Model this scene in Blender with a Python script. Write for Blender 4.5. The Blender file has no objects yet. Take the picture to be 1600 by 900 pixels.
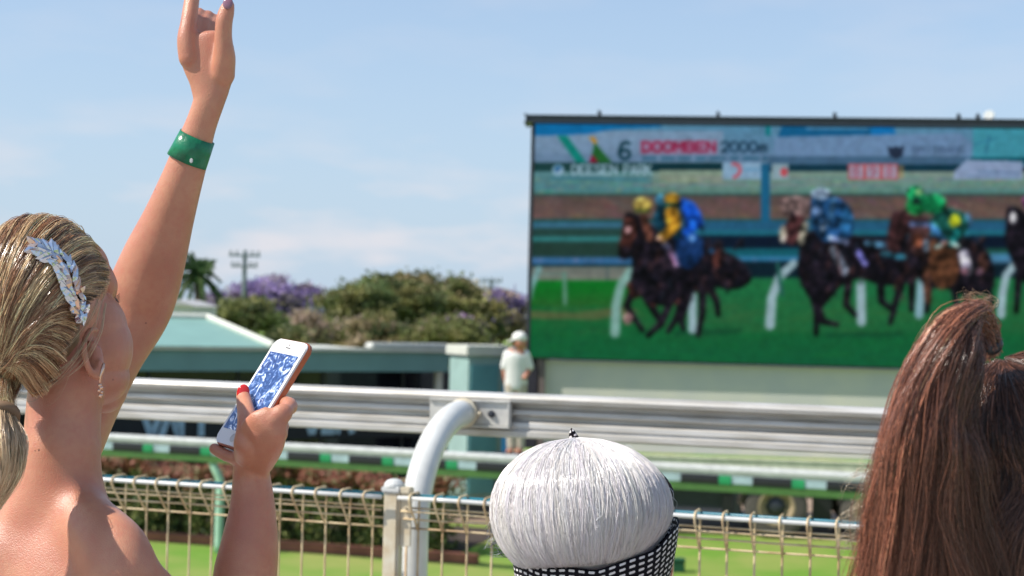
import bpy, bmesh, math, random
import numpy as np
from mathutils import Vector, Matrix, noise as mnoise
rng = np.random.default_rng(7); random.seed(7)
S = bpy.context.scene; COL = S.collection
# ------------------------------------------------------------------ camera
F = 2400.0; CAM = Vector((0, 0, 1.55))
_p = math.atan(40/F); _r = 0.0240
fwd = Vector((0, math.cos(_p), math.sin(_p)))
up0 = Vector((0, -math.sin(_p), math.cos(_p)))
rt = (Vector((1, 0, 0))*math.cos(_r) + up0*math.sin(_r)).normalized()
up = rt.cross(fwd).normalized()
cd = bpy.data.cameras.new('camera'); cam = bpy.data.objects.new('camera', cd); COL.objects.link(cam)
m3 = Matrix((rt, up, -fwd)).transposed()
cam.matrix_world = Matrix.Translation(CAM) @ m3.to_4x4()
cd.sensor_width = 36; cd.lens = 54; cd.clip_start = 0.05; cd.clip_end = 3000
cd.dof.use_dof = True; cd.dof.focus_distance = 1.86; cd.dof.aperture_fstop = 7.6
S.camera = cam
# ------------------------------------------------------------------ light
SUN_EL = math.radians(47); SUN_AZ = math.radians(256)   # azimuth from +Y clockwise: behind-left of the camera
sd = Vector((math.sin(SUN_AZ)*math.cos(SUN_EL), math.cos(SUN_AZ)*math.cos(SUN_EL), math.sin(SUN_EL)))
sl = bpy.data.lights.new('sun', 'SUN'); sl.energy = 4.7; sl.angle = math.radians(0.5); sl.color = (1, .95, .87)
so = bpy.data.objects.new('sun', sl); COL.objects.link(so); so.rotation_euler = (-sd).to_track_quat('-Z', 'Y').to_euler()
W = bpy.data.worlds.new('World'); S.world = W; W.use_nodes = True
nt = W.node_tree; nt.nodes.clear()
def N(t, ty, **k):
    n = t.nodes.new(ty)
    for a, b in k.items(): setattr(n, a, b)
    return n
sky = N(nt, 'ShaderNodeTexSky', sky_type='NISHITA', sun_disc=False, sun_elevation=SUN_EL, sun_rotation=SUN_AZ, air_density=1.0, dust_density=.25, ozone_density=3.5)
tc = N(nt, 'ShaderNodeTexCoord'); mp = N(nt, 'ShaderNodeMapping'); mp.inputs['Scale'].default_value = (9, 9, 34)
nz = N(nt, 'ShaderNodeTexNoise'); nz.inputs['Scale'].default_value = 1.0; nz.inputs['Detail'].default_value = 6
rp = N(nt, 'ShaderNodeValToRGB'); rp.color_ramp.elements[0].position = .47; rp.color_ramp.elements[1].position = .68
sx = N(nt, 'ShaderNodeSeparateXYZ'); mr = N(nt, 'ShaderNodeMapRange')
mr.inputs['From Min'].default_value = .13; mr.inputs['From Max'].default_value = .03; mr.inputs['To Min'].default_value = .12; mr.inputs['To Max'].default_value = .9
mu = N(nt, 'ShaderNodeMath', operation='MULTIPLY'); mx = N(nt, 'ShaderNodeMix', data_type='RGBA')
mx.inputs[7].default_value = (5.0, 4.75, 4.95, 1)
bg = N(nt, 'ShaderNodeBackground'); bg.inputs['Strength'].default_value = .125
ou = N(nt, 'ShaderNodeOutputWorld'); L = nt.links.new
L(tc.outputs['Generated'], mp.inputs[0]); L(mp.outputs[0], nz.inputs[0]); L(nz.outputs[0], rp.inputs[0])
L(tc.outputs['Generated'], sx.inputs[0]); L(sx.outputs[2], mr.inputs[0]); L(rp.outputs[0], mu.inputs[0]); L(mr.outputs[0], mu.inputs[1])
mh = N(nt, 'ShaderNodeMapRange'); mh.inputs['From Min'].default_value = 0; mh.inputs['From Max'].default_value = .26; mh.inputs['To Min'].default_value = .97; mh.inputs['To Max'].default_value = .36
hz = N(nt, 'ShaderNodeMix', data_type='RGBA'); hz.inputs[7].default_value = (3.05, 3.82, 4.75, 1)   # pale humid air low in the sky
L(sx.outputs[2], mh.inputs[0]); L(mh.outputs[0], hz.inputs[0]); L(sky.outputs[0], hz.inputs[6])
L(mu.outputs[0], mx.inputs[0]); L(hz.outputs[2], mx.inputs[6]); L(mx.outputs[2], bg.inputs[0]); L(bg.outputs[0], ou.inputs[0])
S.view_settings.view_transform = 'Standard'; S.view_settings.look = 'None'; S.view_settings.gamma = 1
S.view_settings.exposure = 0.42
EXPO = 2**S.view_settings.exposure
S.cycles.max_bounces = 6; S.cycles.transparent_max_bounces = 8
# ------------------------------------------------------------------ helpers
def P(px, py, d):
    return CAM + (fwd + rt*((px-800)/F) - up*((py-450)/F))*d
def ray(px, py): return (fwd + rt*((px-800)/F) - up*((py-450)/F))
def on_plane(px, py, p0, n):
    r = ray(px, py); return CAM + r*((Vector(p0)-CAM).dot(n)/r.dot(n))
def on_z(px, py, z):
    r = ray(px, py); return CAM + r*((z-CAM.z)/r.z)
ZG = -1.8
def lin(c): return tuple((x/255/12.92 if x/255 <= .04045 else ((x/255+.055)/1.055)**2.4) for x in c[:3])
def mat(name, col, rough=.6, metal=0, var=.12, vscale=8, bump=0, bscale=200, col2=None, sss=0, coat=0, stretch=None, attr=None, spec=.5, aniso=0, trans=0):
    m = bpy.data.materials.new(name); m.use_nodes = True; t = m.node_tree; b = t.nodes['Principled BSDF']
    b.inputs['Roughness'].default_value = rough; b.inputs['Metallic'].default_value = metal
    b.inputs['Specular IOR Level'].default_value = spec; b.inputs['Coat Weight'].default_value = coat
    tc = N(t, 'ShaderNodeTexCoord'); mp = N(t, 'ShaderNodeMapping'); t.links.new(tc.outputs['Object'], mp.inputs[0])
    if stretch: mp.inputs['Scale'].default_value = stretch
    nz = N(t, 'ShaderNodeTexNoise'); nz.inputs['Scale'].default_value = vscale; nz.inputs['Detail'].default_value = 5
    t.links.new(mp.outputs[0], nz.inputs[0])
    mx = N(t, 'ShaderNodeMix', data_type='RGBA')
    if attr:
        a = N(t, 'ShaderNodeAttribute', attribute_name=attr); 
        mx.blend_type = 'MULTIPLY'; mx.inputs[0].default_value = var*2
        t.links.new(a.outputs['Color'], mx.inputs[6]); t.links.new(nz.outputs[0], mx.inputs[7])
    else:
        c2 = col2 if col2 else tuple(x*(1-var*2) for x in col)
        r = N(t, 'ShaderNodeMapRange'); r.inputs['From Min'].default_value = .35; r.inputs['From Max'].default_value = .68
        t.links.new(nz.outputs[0], r.inputs[0]); t.links.new(r.outputs[0], mx.inputs[0])
        mx.inputs[6].default_value = (*col, 1); mx.inputs[7].default_value = (*c2, 1)
    t.links.new(mx.outputs[2], b.inputs['Base Color'])
    if bump:
        n2 = N(t, 'ShaderNodeTexNoise'); n2.inputs['Scale'].default_value = bscale; n2.inputs['Detail'].default_value = 3
        t.links.new(tc.outputs['Object'], n2.inputs[0]); bp = N(t, 'ShaderNodeBump'); bp.inputs['Strength'].default_value = bump; bp.inputs['Distance'].default_value = .002
        t.links.new(n2.outputs[0], bp.inputs['Height']); t.links.new(bp.outputs[0], b.inputs['Normal'])
    if sss:
        b.inputs['Subsurface Weight'].default_value = sss; b.inputs['Subsurface Radius'].default_value = (1, .35, .2); b.inputs['Subsurface Scale'].default_value = .008
    if trans: # thin leaves let light through
        tr = N(t, 'ShaderNodeBsdfTranslucent'); ms = N(t, 'ShaderNodeMixShader'); ms.inputs[0].default_value = trans
        t.links.new(mx.outputs[2], tr.inputs[0]); t.links.new(b.outputs[0], ms.inputs[1]); t.links.new(tr.outputs[0], ms.inputs[2])
        t.links.new(ms.outputs[0], t.nodes['Material Output'].inputs[0])
    return m
def tag(o, label=None, cat=None, group=None, kind=None):
    if label: o['label'] = label
    if cat: o['category'] = cat
    if group: o['group'] = group
    if kind: o['kind'] = kind
    return o
def empty(name, loc, label, cat, group=None):
    o = bpy.data.objects.new(name, None); COL.objects.link(o); o.location = loc; o.empty_display_size = .1
    return tag(o, label, cat, group)
def link(name, me, mt, parent=None, smooth=False):
    o = bpy.data.objects.new(name, me); COL.objects.link(o)
    if mt: me.materials.append(mt)
    if smooth: me.polygons.foreach_set('use_smooth', [True]*len(me.polygons))
    if parent is not None:
        o.parent = parent; o.matrix_parent_inverse = Matrix.Identity(4)
        # world-space meshes: bring into the parent's space
        pm = parent
        off = Vector((0, 0, 0))
        while pm is not None: off += pm.location; pm = pm.parent
        me.transform(Matrix.Translation(-off))
    return o
def mesh_np(name, V, Fc, attrs=None):
    """V (n,3), Fc (m,k) all same k"""
    me = bpy.data.meshes.new(name); V = np.asarray(V, dtype=np.float32); Fc = np.asarray(Fc, dtype=np.int32)
    me.vertices.add(len(V)); me.vertices.foreach_set('co', V.ravel())
    k = Fc.shape[1]; me.loops.add(Fc.size); me.loops.foreach_set('vertex_index', Fc.ravel())
    me.polygons.add(len(Fc)); me.polygons.foreach_set('loop_start', np.arange(len(Fc), dtype=np.int32)*k)
    me.update(calc_edges=True)
    if attrs is not None:
        a = me.color_attributes.new('col', 'FLOAT_COLOR', 'POINT')
        c = np.ones((len(V), 4), dtype=np.float32); c[:, :3] = attrs; a.data.foreach_set('color', c.ravel())
    return me
class MB:
    def __init__(s): s.bm = bmesh.new()
    def box(s, c, d, ux=(1, 0, 0), uy=(0, 1, 0), uz=(0, 0, 1), bev=0):
        c = Vector(c); ux, uy, uz = [Vector(v).normalized() for v in (ux, uy, uz)]
        r = bmesh.ops.create_cube(s.bm, size=1)
        for v in r['verts']: v.co = c + ux*v.co.x*d[0] + uy*v.co.y*d[1] + uz*v.co.z*d[2]
        if bev: bmesh.ops.bevel(s.bm, geom=list({e for v in r['verts'] for e in v.link_edges}), offset=bev, segments=2, affect='EDGES')
        return s
    def prism(s, pts, ext):
        """closed polygon pts extruded by vector ext"""
        ext = Vector(ext); a = [s.bm.verts.new(p) for p in pts]; b = [s.bm.verts.new(Vector(p)+ext) for p in pts]; n = len(pts)
        s.bm.faces.new(a); s.bm.faces.new(b[::-1])
        for i in range(n): s.bm.faces.new((a[i], b[i], b[(i+1) % n], a[(i+1) % n]))
        return s
    def tube(s, pts, r, n=8, cap=True):
        pts = [Vector(p) for p in pts]; rs = r if hasattr(r, '__len__') else [r]*len(pts); rings = []; pn = None
        for i, p in enumerate(pts):
            t = (pts[min(i+1, len(pts)-1)]-pts[max(i-1, 0)]).normalized()
            if pn is None: pn = t.orthogonal().normalized()
            pn = (pn - t*pn.dot(t)).normalized(); q = t.cross(pn)
            rings.append([s.bm.verts.new(p+(pn*math.cos(2*math.pi*k/n)+q*math.sin(2*math.pi*k/n))*rs[i]) for k in range(n)])
        for i in range(len(rings)-1):
            for k in range(n): s.bm.faces.new((rings[i][k], rings[i][(k+1) % n], rings[i+1][(k+1) % n], rings[i+1][k]))
        if cap: s.bm.faces.new(rings[0][::-1]); s.bm.faces.new(rings[-1])
        return s
    def ball(s, c, rx, ry=None, rz=None, seg=16, R=None):
        ry = ry or rx; rz = rz or rx; r = bmesh.ops.create_uvsphere(s.bm, u_segments=seg, v_segments=max(6, seg*2//3), radius=1)
        for v in r['verts']:
            w = Vector((v.co.x*rx, v.co.y*ry, v.co.z*rz)); v.co = Vector(c) + (R @ w if R else w)
        return s
    def lathe(s, c, prof, axis=(0, 0, 1), n=24, cap=True):
        """prof: (radius, height along axis)"""
        ax = Vector(axis).normalized(); a = ax.orthogonal().normalized(); b = ax.cross(a); c = Vector(c); rings = []
        for (r, h) in prof: rings.append([s.bm.verts.new(c+ax*h+(a*math.cos(2*math.pi*k/n)+b*math.sin(2*math.pi*k/n))*max(r, 1e-4)) for k in range(n)])
        for i in range(len(rings)-1):
            for k in range(n): s.bm.faces.new((rings[i][k], rings[i][(k+1) % n], rings[i+1][(k+1) % n], rings[i+1][k]))
        if cap: s.bm.faces.new(rings[0][::-1]); s.bm.faces.new(rings[-1])
        return s
    def build(s, name, mt, parent=None, smooth=False):
        bmesh.ops.recalc_face_normals(s.bm, faces=s.bm.faces); me = bpy.data.meshes.new(name); s.bm.to_mesh(me); s.bm.free()
        return link(name, me, mt, parent, smooth)
def cr(ctrl, k):
    """Catmull-Rom: ctrl (N,M,D) -> (N,k,D)"""
    ctrl = np.asarray(ctrl, float); one = ctrl.ndim == 2
    if one: ctrl = ctrl[None]
    M = ctrl.shape[1]; c = np.concatenate([2*ctrl[:, :1]-ctrl[:, 1:2], ctrl, 2*ctrl[:, -1:]-ctrl[:, -2:-1]], 1)
    t = np.linspace(0, M-1-1e-6, k); i = t.astype(int); f = (t-i)[None, :, None]
    a, b, d, e = c[:, i], c[:, i+1], c[:, i+2], c[:, i+3]
    o = .5*((2*b)+(-a+d)*f+(2*a-5*b+4*d-e)*f**2+(-a+3*b-3*d+e)*f**3)
    return o[0] if one else o
# organic bodies: overlapping closed lofts, fused by a voxel remesh into one skin
class Body:
    def __init__(s): s.m = MB()
    def loft(s, secs, sub=7, n=40):
        """secs rows: c(3) a(3) b(3)"""
        A = cr(np.array([[*c, *a, *b] for c, a, b in secs]), (len(secs)-1)*sub+1)
        def ext(row, nxt):
            c = Vector(row[:3]); t = (c-Vector(nxt[:3])).normalized(); r = min(Vector(row[3:6]).length, Vector(row[6:9]).length); o = []
            for q in (.5, .85, .98):
                o.append(np.array([*(c+t*r*q), *(row[3:6]*math.sqrt(1-q*q)), *(row[6:9]*math.sqrt(1-q*q))]))
            return o
        rows = ext(A[0], A[1])[::-1] + list(A) + ext(A[-1], A[-2]); bm = s.m.bm; rings = []
        for r in rows:
            c, a, b = Vector(r[:3]), Vector(r[3:6]), Vector(r[6:9])
            rings.append([bm.verts.new(c+a*math.cos(2*math.pi*k/n)+b*math.sin(2*math.pi*k/n)) for k in range(n)])
        for i in range(len(rings)-1):
            for k in range(n): bm.faces.new((rings[i][k], rings[i][(k+1) % n], rings[i+1][(k+1) % n], rings[i+1][k]))
        bm.faces.new(rings[0][::-1]); bm.faces.new(rings[-1]); return s
    def limb(s, rows, **k):
        """rows: px, py, depth, half width px, half thickness px : a limb laid out in camera rays"""
        C = [P(r[0], r[1], r[2]) for r in rows]; secs = []
        for i, r in enumerate(rows):
            t = (C[min(i+1, len(C)-1)]-C[max(i-1, 0)]).normalized()
            a = t.cross(fwd).normalized(); b = a.cross(t).normalized(); u = r[2]/F
            secs.append((C[i], a*r[3]*u, b*r[4]*u))
        return s.loft(secs, **k)
    def ell(s, px, py, d, rx, ry, rz, tilt=0, yaw=0):
        u = d/F; a = rt*math.cos(tilt)+up*math.sin(tilt); b = -rt*math.sin(tilt)+up*math.cos(tilt)
        R0 = Matrix.Rotation(yaw, 3, 'Z'); a = R0 @ a; b = R0 @ b; c = R0 @ fwd
        s.m.ball(P(px, py, d), rx*u, rz*u, ry*u, 24, Matrix((a, c, b)).transposed()); return s
    def build(s, name, mt, vox=.0025, smooth=5, parent=None, relax=None):
        bmesh.ops.recalc_face_normals(s.m.bm, faces=s.m.bm.faces)
        me = bpy.data.meshes.new(name+'_raw'); s.m.bm.to_mesh(me); s.m.bm.free()
        o = bpy.data.objects.new(name+'_raw', me); COL.objects.link(o)
        md = o.modifiers.new('r', 'REMESH'); md.mode = 'VOXEL'; md.voxel_size = vox; md.use_smooth_shade = True
        sm = o.modifiers.new('s', 'SMOOTH'); sm.iterations = smooth; sm.factor = .5
        dg = bpy.context.evaluated_depsgraph_get(); out = bpy.data.meshes.new_from_object(o.evaluated_get(dg))
        bpy.data.objects.remove(o); bpy.data.meshes.remove(me); out.name = name
        if relax:
            n = len(out.vertices); V = np.empty(n*3, np.float32); out.vertices.foreach_get('co', V); V = V.reshape(-1, 3).astype(float)
            E = np.empty(len(out.edges)*2, np.int32); out.edges.foreach_get('vertices', E); E = E.reshape(-1, 2); w = relax(V)[:, None]
            dg_ = np.bincount(E.ravel(), minlength=n)[:, None]
            for _ in range(170):
                A = np.stack([np.bincount(E[:, 0], V[E[:, 1], k], n)+np.bincount(E[:, 1], V[E[:, 0], k], n) for k in range(3)], 1)/dg_; V += (A-V)*w*.7
            out.vertices.foreach_set('co', V.astype(np.float32).ravel()); out.update()
        return link(name, out, mt, parent, True)
def strands(name, G, cols, mt, parent, n, k=14, spread=.006, tip=.35, rad=.0004, frizz=.0015, cvar=.25, seed=1, lenv=.12):
    """G (g,M,3) guide control points; n strands of 3-sided hair; cols (g,2,3) root & tip"""
    r = np.random.default_rng(seed); G = np.asarray(G, float); g = r.integers(0, len(G), n); base = cr(G, k)[g]
    t = np.linspace(0, 1, k)[None, :, None]
    off = r.normal(0, 1, (n, 1, 3)); off /= (np.linalg.norm(off, axis=2, keepdims=True)+1e-6); off *= spread*r.random((n, 1, 1))**.5
    prof = 1-(1-tip)*t
    fz = np.zeros((n, k, 3))
    for q in (1.3, 3.1): fz += frizz/q*np.sin(2*np.pi*(q*t*r.uniform(.6, 1.4, (n, 1, 1))+r.random((n, 1, 3))))*r.normal(0, 1, (n, 1, 3))*np.sqrt(t)
    C = base+off*prof+fz
    # length variation
    Lr = 1-lenv*r.random(n)
    idx = np.linspace(0, 1, k)[None, :]*Lr[:, None]*(k-1); i0 = np.clip(idx.astype(int), 0, k-2); f = (idx-i0)[..., None]; ar = np.arange(n)[:, None]
    C = C[ar, i0]*(1-f)+C[ar, i0+1]*f
    T = np.gradient(C, axis=1); T /= (np.linalg.norm(T, axis=2, keepdims=True)+1e-9)
    ref = r.normal(0, 1, (n, 1, 3)); a = np.cross(T, ref); a /= (np.linalg.norm(a, axis=2, keepdims=True)+1e-9); b = np.cross(T, a)
    R = rad*(r.uniform(.6, 1.3, (n, 1, 1)))*(1-.75*t**3)
    V = np.stack([C+R*(a*math.cos(q)+b*math.sin(q)) for q in (0, 2.094, 4.189)], 2)   # n,k,3,3
    cc = np.asarray(cols, float)[g]; cv = np.exp(r.normal(0, cvar, (n, 1, 1)))
    CL = (cc[:, :1]*(1-t)+cc[:, 1:2]*t)*cv; CL = np.repeat(CL[:, :, None], 3, 2)
    s0 = (np.arange(n)*k*3)[:, None, None]; i = np.arange(k-1)[None, :, None]*3; q = np.arange(3)[None, None, :]; q2 = (q+1) % 3
    Fc = np.stack([s0+i+q, s0+i+q2, s0+i+3+q2, s0+i+3+q], -1).reshape(-1, 4)
    me = mesh_np(name, V.reshape(-1, 3), Fc, np.clip(CL.reshape(-1, 3), 0, 1))
    return link(name, me, mt, parent, True)
def leaves(name, C, size, cols, mt, parent=None, seed=3):
    """C (n,3) leaf centres, cols (n,3): one quad leaf each"""
    r = np.random.default_rng(seed); n = len(C); a = r.normal(0, 1, (n, 3)); a /= np.linalg.norm(a, axis=1, keepdims=True)
    b = np.cross(a, r.normal(0, 1, (n, 3))); b /= np.linalg.norm(b, axis=1, keepdims=True); sz = size*r.uniform(.6, 1.3, (n, 1))
    V = np.stack([C-a*sz, C-b*sz*.45, C+a*sz, C+b*sz*.45], 1).reshape(-1, 3)
    Fc = np.arange(n*4).reshape(-1, 4); return link(name, mesh_np(name, V, Fc, np.repeat(cols, 4, 0)), mt, parent)
M = {}
M['white'] = mat('white_paint', (.66, .66, .63), .3, var=.09, vscale=11, coat=.2, bump=.15, bscale=60)
M['rail'] = mat('rail_aluminium', (.58, .56, .53), .36, metal=.25, var=.14, vscale=7, stretch=(1, 1, 9), col2=(.42, .39, .34), bump=.1, bscale=80)
M['cream'] = mat('cream_metal', (.60, .55, .43), .5, var=.16, vscale=25, col2=(.50, .40, .26), bump=.3, bscale=150)
M['rust'] = mat('weathered_wire', (.70, .56, .34), .5, var=.2, vscale=18, col2=(.42, .27, .14), bump=.3, bscale=300)
M['teal'] = mat('teal_plastic', (.01, .15, .21), .35, var=.1)
M['green'] = mat('green_paint', (.02, .28, .10), .4, var=.1)
M['dark'] = mat('dark_metal', (.03, .035, .045), .4, var=.1)
M['black'] = mat('black_plastic', (.015, .015, .018), .45, var=.1)
M['skin'] = mat('skin', (.55, .25, .15), .38, var=.10, vscale=17, col2=(.45, .17, .105), bump=.35, bscale=700, sss=.18, spec=.55)
def moles(m):   # sparse freckles and fine red mottling of skin
    t = m.node_tree; b = t.nodes['Principled BSDF']; src = b.inputs['Base Color'].links[0].from_socket; tc = N(t, 'ShaderNodeTexCoord')
    v = N(t, 'ShaderNodeTexVoronoi'); v.inputs['Scale'].default_value = 26; t.links.new(tc.outputs['Object'], v.inputs['Vector'])
    r = N(t, 'ShaderNodeMapRange'); r.inputs['From Min'].default_value = .045; r.inputs['From Max'].default_value = .02; t.links.new(v.outputs['Distance'], r.inputs[0])
    n = N(t, 'ShaderNodeTexNoise'); n.inputs['Scale'].default_value = 130; n.inputs['Detail'].default_value = 4; t.links.new(tc.outputs['Object'], n.inputs[0])
    q = N(t, 'ShaderNodeMapRange'); q.inputs['From Min'].default_value = .45; q.inputs['From Max'].default_value = .7; q.inputs['To Max'].default_value = .45; t.links.new(n.outputs[0], q.inputs[0])
    x = N(t, 'ShaderNodeMix', data_type='RGBA'); x.inputs[7].default_value = (.50, .17, .11, 1); t.links.new(src, x.inputs[6]); t.links.new(q.outputs[0], x.inputs[0])
    y = N(t, 'ShaderNodeMix', data_type='RGBA'); y.inputs[7].default_value = (.20, .08, .045, 1); t.links.new(x.outputs[2], y.inputs[6]); t.links.new(r.outputs[0], y.inputs[0]); t.links.new(y.outputs[2], b.inputs['Base Color'])
moles(M['skin'])
M['hair'] = mat('hair_strands', (1, 1, 1), .24, attr='col', var=.12, vscale=30, spec=.8)
M['leaf'] = mat('leaves', (1, 1, 1), .6, attr='col', var=.12, vscale=1.5, trans=.38, spec=.3)
M['bark'] = mat('bark', (.16, .12, .085), .9, var=.25, vscale=6, bump=.4, bscale=30)
# ================================================================== SETTING
def sheet(name, pts, z, mt):
    me = bpy.data.meshes.new(name); me.from_pydata([(p[0], p[1], z) for p in pts], [], [list(range(len(pts)))]); me.update()
    return tag(link(name, me, mt), kind='structure')
grass = mat('grass', (.115, .24, .015), .85, var=.2, vscale=.8, col2=(.24, .27, .06), bump=.6, bscale=90)
sheet('ground', [(-900, -60), (900, -60), (900, 1500), (-900, 1500)], ZG, grass)
dirt = mat('dirt', (.34, .24, .17), .9, var=.2, vscale=1.2, bump=.5, bscale=20)
# running rail line geometry:  unit along the fences and the unit across them
FD = Vector((.955, -.296, 0)).normalized(); FN = Vector((.296, .955, 0)).normalized()
sheet('dirt_path', [(-3, 24.9), (14, 22.6), (16, 30), (-3, 33)], ZG+.004, dirt)
# terrace on which the spectators stand
con = mat('concrete', (.42, .40, .37), .85, var=.1, vscale=3, bump=.4, bscale=60)
f0 = Vector((-.2813, 3.75, 0))
a = f0-FD*9+FN*.75; b = f0+FD*9+FN*.75
mb = MB(); mb.prism([(a.x, a.y, ZG-.2), (b.x, b.y, ZG-.2), (b.x, -8, ZG-.2), (a.x, -8, ZG-.2)], (0, 0, 1.8+.2))
tag(mb.build('terrace', con), kind='structure')
# ------------------------------------------------------------------ small pavilion building at left
wallm = mat('pale_green_wall', (.30, .44, .40), .7, var=.08, vscale=3)
fasm = mat('green_fascia', (.16, .31, .29), .5, var=.06, vscale=2)
trimm = mat('cream_trim', (.62, .62, .54), .5, var=.06, vscale=4)
roofm = mat('teal_roof', (.20, .36, .31), .45, var=.06, vscale=2)
glassm = mat('dark_glass', (.012, .014, .022), .08, var=.3, vscale=2, spec=.5)
bA = P(60, 545, 24.1); bB = P(702, 545, 27.5); bd = (bB-bA); bd.z = 0; blen = bd.length; bd.normalize(); bn = Vector((-bd.y, bd.x, 0))
B0 = Vector((bA.x, bA.y, ZG))
bld = empty('track_building', B0, 'low pale green building with a teal hipped roof and dark windows behind the hedge', 'building')
def bp(s, d, z): return B0 + bd*s + bn*d + Vector((0, 0, z))
zt = 2.62; zb = 2.28
mb = MB(); mb.box(bp(blen/2, .10, (zt+zb)/2), (blen, .2, zt-zb), bd, bn); mb.build('fascia', fasm, bld)
mb = MB(); mb.box(bp(blen/2, .08, zt+.035), (blen+.05, .3, .06), bd, bn, bev=.01); mb.build('gutter', trimm, bld)
mb = MB(); mb.box(bp(blen-.78, .1, zt+.115), (1.5, .34, .1), bd, bn, bev=.03); mb.build('capping', M['white'], bld)
mb = MB(); mb.box(bp(blen/2, 3.2, zt-.09), (blen, 6, .1), bd, bn); mb.build('ceiling_slab', trimm, bld)
mb = MB(); mb.box(bp(blen/2+.9, 4.4, 1.1), (blen+1.8, 3.2, 2.2), bd, bn); mb.build('wall', mat('inner_wall', (.05, .05, .05), .8), bld)  # dark block lengthened past the building end, added as shade in the pillar gap
# glazing band under the fascia
gl = MB(); gl.box(bp(blen/2-.1, .75, 1.15), (blen-.2, .04, 2.28), bd, bn); g = gl.build('window', glassm, bld)
wfm = mat('window_frame', (.02, .03, .035), .5)
for s in np.arange(.4, blen, 1.55): MB().box(bp(s, .715, 1.15), (.05, .03, 2.28), bd, bn).build('mullion', wfm, g)
mb = MB(); mb.box(bp(blen-.06, .3, 1.15), (.12, .12, 2.29), bd, bn); mb.build('post', trimm, bld)
# hip roof
s1 = (P(415, 545, 26.2)-B0).dot(bd); s2 = (P(312, 502, 28.5)-B0).dot(bd)
rd = 2.6; rz = 3.13
v = [bp(-4, -.1, zt+.07), bp(s1, -.1, zt+.07), bp(s1, 5.6, zt+.07), bp(-4, 5.6, zt+.07), bp(-4, rd, rz), bp(s2, rd, rz)]
me = bpy.data.meshes.new('roof'); me.from_pydata([tuple(q) for q in v], [], [(0, 1, 5, 4), (1, 2, 5), (2, 3, 4, 5), (0, 3, 2, 1), (0, 4, 3)]); me.update()
ro = link('roof', me, roofm, bld)
mb = MB(); mb.tube([bp(s1, -.1, zt+.09), bp(s2, rd, rz+.02)], .07, 6); mb.tube([bp(s2, rd, rz+.02), bp(-4, rd, rz+.02)], .07, 6)
# roof battens (ribs of the sheet roofing)
mb.build('ridge_capping', trimm, ro)
# banner with large pale letters behind the hedge
mb = MB(); mb.box(bp(blen/2, .60, 1.38), (blen-.5, .03, .62), bd, bn); bn_ = mb.build('banner', mat('banner_cloth', (.015, .02, .022), .7), bld)
lmat = mat('pale_blue_letters', (.42, .62, .72), .6)
def glyph(s, kind):
    lt = MB()
    y0 = 1.16; h = .44
    def bar(x0, z0, x1, z1, w=.11):
        a = bp(s+x0, .575, y0+z0); b = bp(s+x1, .575, y0+z1); t = (b-a); l = t.length
        lt.box((a+b)/2, (l, .012, w), t, bn, t.normalized().cross(bn))
    if kind == 'V': bar(0, h, .16, 0); bar(.16, 0, .32, h)
    if kind == 'A': bar(0, 0, .15, h); bar(.15, h, .30, 0)
    if kind == 'I': bar(.05, 0, .05, h, .14)
    if kind == 'T': bar(0, h-.04, .34, h-.04); bar(.17, 0, .17, h)
    if kind == 'S': bar(0, .04, .26, .04); bar(0, h/2, .26, h/2); bar(0, h, .26, h); bar(0.02, h/2, .02, h); bar(.25, 0, .25, h/2)
    lt.build('letter', lmat, bn_)
for px, kd in ((222, 'V'), (252, 'A'), (277, 'I'), (299, 'T'), (474, 'V'), (502, 'S'), (526, 'A')):
    r_ = on_plane(px, 675, bp(0, .57, 0), bn); glyph((r_-B0).dot(bd), kd)
# pillar block with a flat cap
pc = P(751, 545, 25.5)
pil = empty('green_pillar', (pc.x, pc.y, ZG), 'square pale green pillar with a flat cap between building and video screen', 'pillar')
mb = MB(); mb.box((pc.x, pc.y, ZG+1.32), (.78, .7, 2.64), bd, bn); mb.build('shaft', wallm, pil)
mb = MB(); mb.box((pc.x, pc.y, ZG+2.73), (.90, .8, .17), bd, bn, bev=.015); mb.build('cap', trimm, pil)
fr = Vector((pc.x, pc.y, 0)) - bn*.36
mb = MB(); mb.box((fr.x-.09, fr.y-.07, ZG+1.45), (.50, .02, 2.1), bd, bn); mb.build('panel', mat('teal_panel', (.14, .36, .38), .3, var=.1, vscale=2), pil)
mb = MB(); mb.box((pc.x, pc.y, ZG+.14), (.88, .78, .28), bd, bn); mb.build('plinth', M['dark'], pil)
# ------------------------------------------------------------------ hedge, kerb and soil
h0 = P(120, 780, 23.3); h1 = P(716, 790, 21.6); hd = (h1-h0); hd.z = 0; hl = hd.length; hd.normalize(); hn = Vector((-hd.y, hd.x, 0)); H0 = Vector((h0.x, h0.y, ZG))
n = 46000; r = np.random.default_rng(11)
s_ = r.random(n)*(hl+2)-2; w_ = r.uniform(-.45, .45, n); top = 1.02+.10*np.sin(s_*2.1)+.07*np.sin(s_*5.3+1)+.05*np.sin(s_*11)
z_ = top*(1-r.random(n)**2.2*1.0); bump_ = .08*np.sin(s_*7+w_*3)
face = r.random(n) < .6; w_ = np.where(face, -.45+bump_+r.normal(0, .04, n), w_)
C = np.array(H0)[None]+s_[:, None]*np.array(hd)+w_[:, None]*np.array(hn)+np.stack([0*z_, 0*z_, z_], 1)
fr_ = z_/top; rd_ = r.random(n)
cl = np.where((fr_ > .80)[:, None] & (rd_ < .72)[:, None], np.array([.46, .20, .14]), np.where((rd_ < .35)[:, None], np.array([.22, .25, .07]), np.array([.07, .12, .03])))
cl = np.where(((fr_ > .55) & (rd_ > .8))[:, None], np.array([.42, .40, .22]), cl)
hg = empty('hedge', H0, 'clipped hedge with reddish brown new growth along the front of the low building', 'hedge')
leaves('foliage', C, .05, cl, M['leaf'], hg)
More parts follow.
